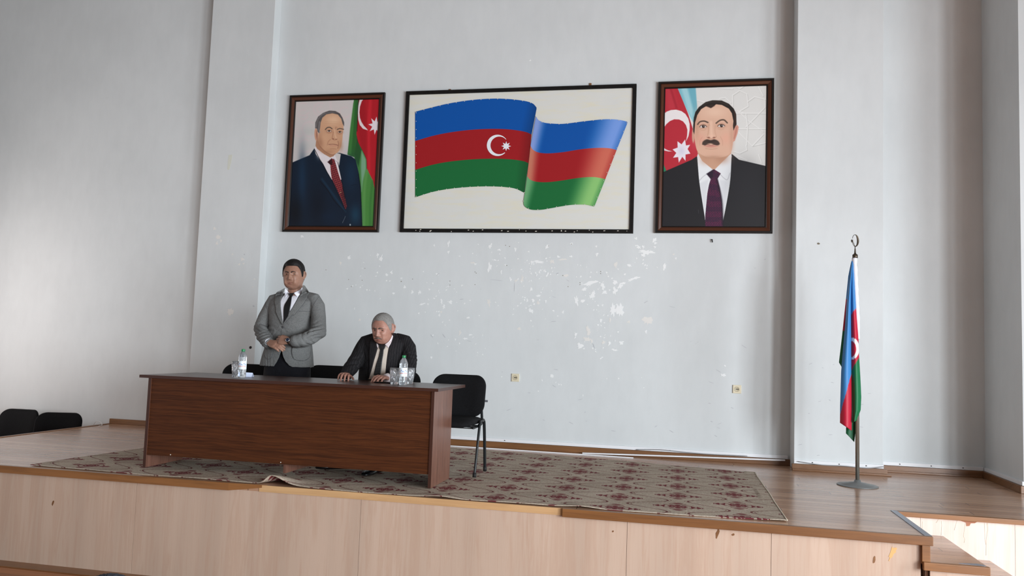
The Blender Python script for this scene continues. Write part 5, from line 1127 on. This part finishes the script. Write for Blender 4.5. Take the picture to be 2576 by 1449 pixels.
# --- standing man
YS = 6.84
man = thing('person', 'standing person in a grey blazer, white shirt and black tie, hands clasped', 'person', (Y_(722, 940, YS)[0], YS, .0105))
stA = dict(wide=.003, fat=1.0, hair='short', line=[.068, .068, .068, .064, .040, .004, -.018, -.016, .036, .040, .038, -.062, -.078], thick=.020, browmat=M['brow'], lip=M['lip_a'], hairmat=M['hair_black'], smile=3.0, nose=.95, gaze=-.22, gz=-.06)
TA = head_T(739.0, 693.5, 6.80, 1.135, yaw=7, pitch=-1, roll=-2)
bm_ = MB(); head_parts = make_head(stA, TA, bm_, man, M['skin_a'])
hc = TA.translation
bm_.tube([(hc.x+.004, hc.y+.03, hc.z-.02), (hc.x+.004, hc.y+.035, hc.z-.10), (hc.x+.002, hc.y+.045, hc.z-.17), (hc.x, hc.y+.05, hc.z-.23)], [.062, .066, .070, .09], M['skin_a'], 24, ry=[.06, .064, .068, .07], up=(0, 1, 0))
torso(bm_, [(745, 700, 768, 6.86, .07), (765, 690, 782, 6.86, .09), (822, 692, 768, YS, .10), (900, 685, 768, YS, .10)], M['skin_a'], 28)
bm_.tube(jp((690, 765, 6.86), (658, 828, 6.80), (674, 863, 6.62)), [.045, .04, .027], M['skin_a'], 14, cap='round'); bm_.tube(jp((795, 765, 6.86), (800, 838, 6.80), (733, 857, 6.585)), [.045, .04, .027], M['skin_a'], 14, cap='round')
xh = man.location.x
for s in (-1, 1): bm_.tube([(xh+s*.09, YS, .88), (xh+s*.10, YS-.01, .5), (xh+s*.12, YS+.01, .09)], [.075, .055, .035], M['skin_a'], 14, cap='round')
W1 = Y_(676, 861, 6.60); D1 = Y_(708, 872, 6.535)-W1
hand(bm_, W1, D1, (.30, -.80, .45), (0, 0, 1), 1.02, ((22, 30, 18), (20, 28, 18), (18, 26, 18), (16, 24, 18)), M['skin_a'], spread=.2, tang=22, fat=1.25)
W2 = Y_(729, 858, 6.575); D2 = Y_(690, 853, 6.575)-W2
hand(bm_, W2, D2, (.35, -.85, .30), (0, 0, 1), 1.05, (30, 35, 20), M['skin_a'], spread=2, tang=24, fat=1.15)
body = bm_.build('body', man); remesh(body, .0033, 1, .35); head_parts()
# jacket
ROWS = [(739, 716, 757, 6.865, .055), (744, 703, 768, 6.865, .075), (750, 688, 784, 6.86, .095), (758, 680, 796, 6.86, .112), (772, 677, 793, 6.855, .128), (795, 677, 786, 6.85, .140), (822, 678, 781.5, YS, .142), (845, 675, 782, YS, .146), (870, 669, 784, YS, .150), (895, 661.5, 787, YS, .155), (921.5, 655, 789.5, YS, .160)]
mb = MB(); torso(mb, ROWS, M['tweed'])
mb.tube(jp((706, 748, 6.865), (690, 755, 6.86), (682, 771, 6.855), (668, 797, 6.83), (656, 827, 6.79), (661, 846, 6.70), (674, 862, 6.63)), [.045, .062, .068, .066, .064, .060, .054], M['tweed'], 26, cap='round')
mb.tube(jp((770, 745, 6.865), (790, 753, 6.86), (798, 770, 6.855), (801.5, 800, 6.84), (801, 836, 6.78), (781, 850, 6.68), (758, 856, 6.60), (743, 857.5, 6.578)), [.045, .062, .070, .069, .070, .062, .056, .053], M['tweed'], 26, cap='round')
# elbow creases
random.seed(3)
for c_, r_ in (((648, 835), 10), ((655, 846), 9), ((806, 842), 13), ((790, 846), 12), ((772, 848), 10), ((810, 828), 12)):
    pts = jp((c_[0]-r_, c_[1]+3, 6.72), (c_[0], c_[1]-2, 6.70), (c_[0]+r_, c_[1]+2, 6.72))
jk = mb.build('blazer', man); remesh(jk, .0062, 3, .5)
crumple(jk, [(Y_(655, 832, 6.72), (.3, .2, 1), .085, .036, .022), (Y_(664, 852, 6.62), (-.8, 0, 1), .07, .034, .016), (Y_(800, 838, 6.68), (-.7, 0, 1), .09, .040, .024), (Y_(775, 850, 6.60), (1, 0, .5), .09, .042, .015), (Y_(782, 825, 6.70), (-.5, 0, 1), .06, .04, .010), (Y_(713, 828, 6.69), (.8, 0, 1), .09, .06, .005), (Y_(672, 912, 6.7), (1, 0, .1), .08, .035, .006), (Y_(760, 905, 6.68), (1, 0, .1), .12, .07, .004)], .005, 6.0)
cut = [(707.7, 868), (707.3, 878), (706, 886), (702, 899), (696, 911), (691, 918), (688, 924), (686, 945), (770, 945), (752, 928.5), (739, 925.5), (727, 919), (718, 909), (712, 896), (708.8, 883)]
cm = MB(); n_ = len(cut); v0 = [tuple(Y_(a_, b_, 6.45)) for a_, b_ in cut]; v1 = [tuple(Y_(a_, b_, 6.80)) for a_, b_ in cut]
cm.add(v0+v1, [list(range(n_)), list(range(2*n_-1, n_-1, -1))]+[[i, (i+1) % n_, n_+(i+1) % n_, n_+i] for i in range(n_)], M['tweed']); co_ = cm.build('cutter')
bo = jk.modifiers.new('b', 'BOOLEAN'); bo.operation = 'DIFFERENCE'; bo.object = co_; bo.solver = 'EXACT'
# blender needs matching spaces: the blazer is a child whose world matrix is identity
bpy.context.view_layer.update(); bake(jk); bpy.data.objects.remove(co_)
tgt = bvh_of(jk, body); tj = bvh_of(jk)
VL = z5((712, 905), (640, 970), (598, 1060), (600, 1200), (625, 1400))+z6((575, 225), (582, 268)); VR = z5((975, 905), (985, 985), (870, 1200), (790, 1340), (720, 1449))+z6((640, 170), (584, 268))
patch('shirt', man, tj, VL, VR, M['shirt'], .006, 40, 20)
patch('shirt_collar', man, tgt, z5((704, 762), (735, 812), (800, 885)), z5((692, 860), (690, 940), (702, 985)), M['shirt'], .011, 14, 8, .003)
patch('shirt_collar', man, tgt, z5((1108, 708), (1040, 800), (893, 878)), z5((1112, 730), (1060, 860), (983, 985)), M['shirt'], .012, 14, 8, .003)
patch('tie', man, tj, z5((800, 955), (745, 1050), (688, 1150), (666, 1260), (664, 1449))+z6((592, 150), (584, 262)), z5((852, 962), (838, 1080), (812, 1240), (792, 1360), (770, 1420))+z6((690, 120), (592, 258)), M['black_tie'], .012, 30, 8, .004)
patch('tie_knot', man, tgt, z5((768, 886), (790, 925), (806, 968)), z5((912, 878), (885, 925), (852, 966)), M['black_tie'], .017, 10, 10, .007)
patch('lapel', man, tj, z5((700, 762), (640, 930), (596, 1060), (600, 1200), (626, 1400))+z6((578, 262), (572, 292)), z5((600, 815), (500, 880), (468, 990), (462, 1090), (490, 1250))+z6((432, 30), (490, 160), (560, 292)), M['tweed'], .010, 40, 12, .004)
patch('lapel', man, tj, z5((1110, 700), (1075, 850), (985, 1010), (870, 1210), (770, 1360))+z6((640, 172), (580, 290)), z5((1150, 712), (1235, 850), (1228, 915), (1140, 1090), (1010, 1260), (900, 1385))+z6((770, 90), (700, 170), (590, 292)), M['tweed'], .010, 44, 12, .004)
mb = MB(); dk = M['tweed_edge']
for s_ in (z5((600, 815), (500, 880), (468, 990), (462, 1090), (490, 1250))+z6((432, 30), (490, 160), (560, 290)), z5((1228, 915), (1140, 1090), (1010, 1260), (900, 1385))+z6((770, 90), (700, 170), (590, 290)), z5((1160, 912), (1180, 896), (1222, 880), (1246, 856))): seam(mb, tj, s_, .0016, dk, .011)
for s_ in (z6((548, 380), (546, 520), (545, 700)), z5((1470, 960), (1400, 1060), (1330, 1200), (1290, 1350), (1268, 1449)), z6((1128, 130), (1124, 370)), z5((258, 1080), (262, 1160), (300, 1300), (322, 1449)), z6((285, 80), (280, 330)), z6((905, 20), (1060, 25), (1130, 22))): seam(mb, tj, s_, .0014, dk, .0004)
mb.build('stitching', man)
for L1, L2, ol in ((z6((762, 735), (752, 850), (790, 975), (880, 1018)), z6((1150, 700), (1150, 820), (1110, 960), (1000, 1026)), None), (z6((200, 770), (200, 880), (235, 975), (270, 988)), z6((372, 800), (366, 890), (340, 960), (300, 988)), None)):
    patch('patch_pocket', man, tj, L1, L2, M['tweed'], .004, 24, 16, .0035); mb = MB(); seam(mb, tj, L1+L2[::-1], .0016, dk, .0045, 50); mb.build('pocket_seam', [q for q in man.children if q.name.startswith('patch_pocket')][-1])
h = tj.ray_cast(Vector(CAM), Vector(ray(*z6((580, 345))[0]))); MB().lathe([(0, 0), (.011, 0), (.0115, .003), (.008, .004), (0, .003)], (h[0]+h[1]*.002)[:], M['tweed_edge'], 20, h[1][:]).build('button', man)
h = tj.ray_cast(Vector(CAM), Vector(ray(*z5((1176, 928))[0]))); MB().lathe([(0, 0), (.004, 0), (.003, .002), (0, .002)], (h[0]+h[1]*.006)[:], M['black_tie'], 12, h[1][:]).build('lapel_pin', man)
# trousers
mb = MB(); torso(mb, [(880, 690, 768, YS, .10), (900, 676, 779, YS, .125), (925, 666, 781, YS, .135), (950, 663.5, 780.5, YS, .138), (985, 664, 779, YS+.01, .135)], M['navy'])
for s in (-1, 1): mb.tube([(xh+s*.095, YS+.005, .80), (xh+s*.105, YS, .62), (xh+s*.11, YS-.005, .45), (xh+s*.122, YS+.01, .12), (xh+s*.124, YS+.01, .075)], [.105, .098, .083, .078, .08], M['navy'], 26, up=(0, 1, 0))
tr = mb.build('trousers', man); remesh(tr, .009, 3, .5)
for s in (-1, 1): shoe(man, (xh+s*.125, YS+.075, .0125), (s*.32, -1, 0), 1.02)
# shirt cuff, watch
a_, b_ = Vector(Y_(672, 861.5, 6.63)), Vector(W1); d_ = (b_-a_).normalized()
MB().tube([(b_-d_*.03)[:], (b_+d_*.004)[:]], [.036, .034], M['shirt'], 20, ry=[.034, .032]).build('shirt_cuff', man)
b_ = Vector(W2); d_ = Vector(D2).normalized(); t_ = MB(); t_.tube([(b_-d_*.002)[:], (b_+d_*.014)[:]], [.0305, .030], M['black_gloss'], 24, ry=[.0305, .030])
fn = (Vector(CAM)-b_).normalized(); fn = (fn-d_*fn.dot(d_)+Vector((0, 0, .25))).normalized(); wc = b_+d_*.006+fn*.026
t_.lathe([(0, .0), (.019, 0), (.0205, .004), (.0190, .009), (.0155, .0095), (0, .009)], wc[:], M['watch_metal'], 28, fn[:]).lathe([(0, .0096), (.0150, .0096), (.014, .0100), (0, .0101)], wc[:], M['watch_face'], 24, fn[:]); t_.build('wristwatch', man)['label'] = 'steel wristwatch on a black strap'

# --- seated man
YT = 6.70
sit = thing('person', 'seated person with grey hair and moustache in a black pinstripe suit', 'person', (Y_(965, 960, YT)[0], YT, .0105))
stB = dict(wide=.003, fat=.6, hair='short', line=[.072, .074, .070, .052, .018, -.004, -.016, -.010, .036, .040, .038, -.055, -.07], thick=.012, browmat=M['brow_grey'], lip=M['lip_b'], hairmat=M['hair_grey'], nose=1.1, gaze=-.16, gz=.10, moustache=True, wrinkle=1, browdrop=1.6)
TB = head_T(963.5, 828, 6.60, 1.11, yaw=-6, pitch=11, roll=0)
bm_ = MB(); head_parts = make_head(stB, TB, bm_, sit, M['skin_b']); hc = TB.translation; tc = Vector(Y_(966, 880, 6.72))
bm_.tube([(hc.x+.008, hc.y+.045, hc.z-.02), (hc.x+.01, hc.y+.06, hc.z-.09), (tc.x, hc.y+.09, hc.z-.16), (tc.x, tc.y, tc.z)], [.064, .068, .074, .09], M['skin_b'], 24, ry=[.062, .064, .068, .07], up=(0, 1, 0))
torso(bm_, [(868, 930, 1005, 6.72, .08), (900, 925, 1005, 6.71, .10), (960, 925, 1005, 6.71, .10), (1010, 925, 1005, 6.72, .10)], M['skin_b'], 28)
bm_.tube(jp((922, 870, 6.70), (889, 918, 6.50), (870, 941, 6.39)), [.045, .04, .028], M['skin_b'], 14, cap='round'); bm_.tube(jp((1026, 872, 6.70), (1026, 940, 6.52), (975, 951, 6.36)), [.045, .04, .027], M['skin_b'], 14, cap='round')
xs = sit.location.x
KN = [(xs-.13, 6.27, .50), (xs+.12, 6.27, .50)]; AN = [(xs-.16, 6.36, .09), (xs+.15, 6.27, .09)]
for k_, s in enumerate((-1, 1)): bm_.tube([(xs+s*.09, 6.72, .53), KN[k_], AN[k_]], [.07, .05, .035], M['skin_b'], 14, cap='round')
W3 = np.array(Y_(871, 942, 6.385)); T3 = Z_(850, 957.5, DT+.012); W3[2] = max(W3[2], DT+.045)
hand(bm_, W3, T3-W3+np.array([0, 0, .055]), (.15, -.45, .9), (1, 0, 0), 1.05, ((16, 30, 28), (14, 28, 26), (14, 28, 26), (18, 30, 26)), M['skin_b'], spread=7, tang=42, fat=1.12)
W4 = np.array(Y_(973, 951, 6.33)); T4 = Z_(934, 959.5, DT+.012); W4[2] = max(W4[2], DT+.034)
hand(bm_, W4, T4-W4+np.array([0, 0, .05]), (.05, -.55, .85), (-.3, 1, 0), 1.05, ((22, 34, 26), (22, 34, 26), (24, 36, 26), (26, 38, 26)), M['skin_b'], spread=4, tang=36, fat=1.12)
body = bm_.build('body', sit); remesh(body, .0033, 1, .35); head_parts()
RB_ = [(843, 948, 994, 6.72, .06), (848, 934, 1008, 6.72, .08), (854, 921, 1024, 6.715, .10), (862, 913, 1030, 6.71, .118), (880, 910, 1026, 6.70, .135), (905, 907, 1022, YT-.01, .145), (935, 904, 1022, YT-.02, .152), (965, 902, 1022, YT-.02, .155), (1010, 904, 1022, YT, .15), (1040, 908, 1020, YT+.02, .14)]
mb = MB(); torso(mb, RB_, M['pinstripe'])
mb.tube(jp((940, 852, 6.72), (921, 861, 6.71), (914, 874, 6.68), (901, 897, 6.60), (886.5, 920, 6.50), (874, 938, 6.42)), [.05, .064, .068, .066, .064, .056], M['pinstripe'], 26, cap='round')
mb.tube(jp((1000, 852, 6.72), (1019, 860, 6.71), (1027, 874, 6.70), (1029, 905, 6.64), (1027, 938, 6.54), (1008, 948, 6.44), (984, 951, 6.37)), [.05, .064, .068, .068, .066, .056, .050], M['pinstripe'], 26, cap='round')
jk = mb.build('suit_jacket', sit); remesh(jk, .0062, 3, .5)
crumple(jk, [(Y_(892, 915, 6.45), (-.5, 0, 1), .10, .05, .014), (Y_(912, 880, 6.6), (1, 0, .6), .08, .05, .009), (Y_(1030, 925, 6.48), (.2, 0, 1), .10, .045, .014), (Y_(1032, 885, 6.6), (1, 0, .8), .08, .05, .009), (Y_(1040, 900, 6.62), (0, 0, 1), .05, .035, .016), (Y_(1005, 930, 6.55), (1, 0, .3), .1, .06, .008)], .006, 6.0)
tj = bvh_of(jk); tgt = bvh_of(jk, body)
VL = z7((942, 655), (942, 690), (920, 770), (880, 900), (840, 1050), (800, 1190), (778, 1262)); VR = z7((1120, 650), (1150, 690), (1128, 800), (1103, 950), (1088, 1100), (1080, 1262))
patch('shirt', sit, tj, VL, VR, M['cream_shirt'], .006, 40, 20)
patch('shirt_collar', sit, tgt, z7((922, 600), (950, 632), (985, 640)), z7((926, 640), (932, 672), (940, 690)), M['pinkwhite'], .011, 10, 6, .003)
patch('shirt_collar', sit, tgt, z7((1228, 420), (1160, 555), (1070, 628)), z7((1230, 450), (1190, 590), (1134, 692)), M['pinkwhite'], .012, 14, 8, .003)
patch('tie', sit, tj, z7((990, 715), (962, 850), (920, 980), (890, 1100), (870, 1185)), z7((1052, 715), (1045, 800), (1022, 950), (1005, 1100), (985, 1185)), M['spot_tie'], .012, 30, 8, .004)
patch('tie_knot', sit, tgt, z7((962, 636), (975, 690), (990, 722)), z7((1088, 640), (1075, 690), (1050, 724)), M['spot_tie'], .017, 10, 10, .007)
patch('lapel', sit, tj, z7((920, 560), (930, 680), (915, 780), (870, 930), (835, 1060), (785, 1240)), z7((850, 492), (800, 600), (790, 760), (790, 900), (790, 1050), (775, 1240)), M['pinlapel'], .009, 40, 10, .004)
patch('lapel', sit, tj, z7((1232, 418), (1195, 560), (1145, 700), (1112, 900), (1085, 1200)), z7((1285, 428), (1318, 540), (1300, 640), (1275, 750), (1195, 910), (1125, 1060), (1087, 1200)), M['pinlapel'], .009, 44, 10, .004)
mb = MB()
for s_ in (z7((1565, 590), (1480, 680), (1420, 800), (1390, 960)), z7((630, 560), (620, 700), (640, 860), (650, 1000)), z7((1410, 830), (1520, 770), (1600, 740))): seam(mb, tj, s_, .0016, M['dark'], .0004)
mb.build('stitching', sit)
mb = MB(); a_ = Vector(W4); d_ = (Vector(T4)-a_).normalized(); mb.tube([(a_-d_*.030)[:], (a_+d_*.006)[:]], [.043, .040], M['pinkwhite'], 24, ry=[.040, .036]); mb.build('shirt_cuff', sit)
mb = MB(); torso(mb, [(965, 908, 1018, YT, .135), (1010, 906, 1020, YT+.02, .14), (1048, 906, 1020, YT+.02, .13)], M['navy'])
for k_, s in enumerate((-1, 1)): mb.tube([(xs+s*.10, 6.72, .545), ((xs+s*.10+KN[k_][0])/2, 6.5, .56), (KN[k_][0], KN[k_][1]+.02, .54), (KN[k_][0], KN[k_][1]-.02, .46), (AN[k_][0], AN[k_][1], .18), (AN[k_][0], AN[k_][1], .085)], [.095, .09, .078, .075, .066, .068], M['pinstripe'], 24)
tr = mb.build('trousers', sit); remesh(tr, .009, 3, .5)
shoe(sit, (AN[0][0]+.03, AN[0][1]+.02, .0125), (-.9, -.55, 0), 1.0); shoe(sit, (AN[1][0], AN[1][1]+.07, .0125), (-.12, -1, 0), 1.0)

# --- member of the audience whose hair shows at the lower edge
top = Y_(267, 1441.5, 1.75); ax_, ay_, az_ = top[0], 1.75, top[2]
aud = thing('person', 'seated person in the audience, only the top of dark greying hair showing', 'person', (ax_, ay_, FLOOR_Z))
stC = dict(hair='short', line=[.070, .070, .066, .05, .02, 0, -.01, -.01, .03, .03, -.03, -.075, -.078], thick=.013, browmat=M['brow'], lip=M['lip_a'], hairmat=M['hair_slate'])
TC = Matrix.Translation((ax_, ay_, az_-.142)) @ Matrix.Rotation(math.radians(165), 4, 'Z') @ Matrix.Scale(1.05, 4)
bm_ = MB(); head_parts = make_head(stC, TC, bm_, aud, M['skin_b']); zc_ = az_-.142
bm_.tube([(ax_, ay_-.03, zc_-.05), (ax_, ay_-.05, zc_-.14), (ax_, ay_-.06, zc_-.22)], [.06, .062, .09], M['skin_b'], 20, up=(0, 1, 0))
S_ = zc_-.24; hipz = FLOOR_Z+.52
def ringt(mb, spec, mat):
    mb.loft([[(ax_+a*math.cos(t), yc+b*math.sin(t), z) for t in np.linspace(0, 2*math.pi, 33)[:-1]] for z, a, b, yc in spec], mat)
ringt(bm_, [(S_+.02, .10, .07, ay_-.06), (S_-.1, .15, .10, ay_-.06), (hipz, .15, .11, ay_-.08)], M['skin_b'])
for s in (-1, 1):
    bm_.tube([(ax_+s*.17, ay_-.06, S_-.05), (ax_+s*.22, ay_-.03, S_-.30), (ax_+s*.14, ay_+.22, hipz+.10)], [.045, .04, .028], M['skin_b'], 14, cap='round')
    hand(bm_, (ax_+s*.14, ay_+.22, hipz+.10), (-s*.25, 1, -.1), (0, 0, 1), (-s, 0, 0), 1.0, (15, 20, 15), M['skin_b'])
    bm_.tube([(ax_+s*.09, ay_-.05, hipz), (ax_+s*.13, ay_+.38, hipz), (ax_+s*.13, ay_+.40, FLOOR_Z+.09)], [.07, .05, .035], M['skin_b'], 14, cap='round')
body = bm_.build('body', aud); remesh(body, .006, 1, .35); head_parts()
mb = MB(); ringt(mb, [(S_+.05, .075, .065, ay_-.06), (S_+.03, .13, .08, ay_-.06), (S_-.02, .18, .10, ay_-.06), (S_-.12, .19, .125, ay_-.06), (hipz-.05, .19, .14, ay_-.07)], M['pinstripe'])
for s in (-1, 1): mb.tube([(ax_+s*.15, ay_-.06, S_-.02), (ax_+s*.19, ay_-.06, S_-.08), (ax_+s*.23, ay_-.03, S_-.30), (ax_+s*.15, ay_+.17, hipz+.11)], [.06, .062, .058, .045], M['pinstripe'], 20, cap='round')
remesh(mb.build('jacket', aud), .009, 2)
mb = MB()
for s in (-1, 1): mb.tube([(ax_+s*.09, ay_-.08, hipz), (ax_+s*.125, ay_+.2, hipz+.01), (ax_+s*.13, ay_+.38, hipz-.01), (ax_+s*.13, ay_+.41, hipz-.08), (ax_+s*.13, ay_+.40, FLOOR_Z+.085)], [.10, .085, .075, .07, .066], M['navy'], 22, cap='round')
remesh(mb.build('trousers', aud), .01, 2)
for s in (-1, 1): shoe(aud, (ax_+s*.13, ay_+.34, FLOOR_Z+.001), (s*.1, 1, 0))
c = copy_tree(ch); c.location = (ax_, ay_+.06, FLOOR_Z); c.rotation_euler.z = math.pi; c['label'] = 'black chair under the audience member at the lower edge'; c['group'] = 'hall seats'
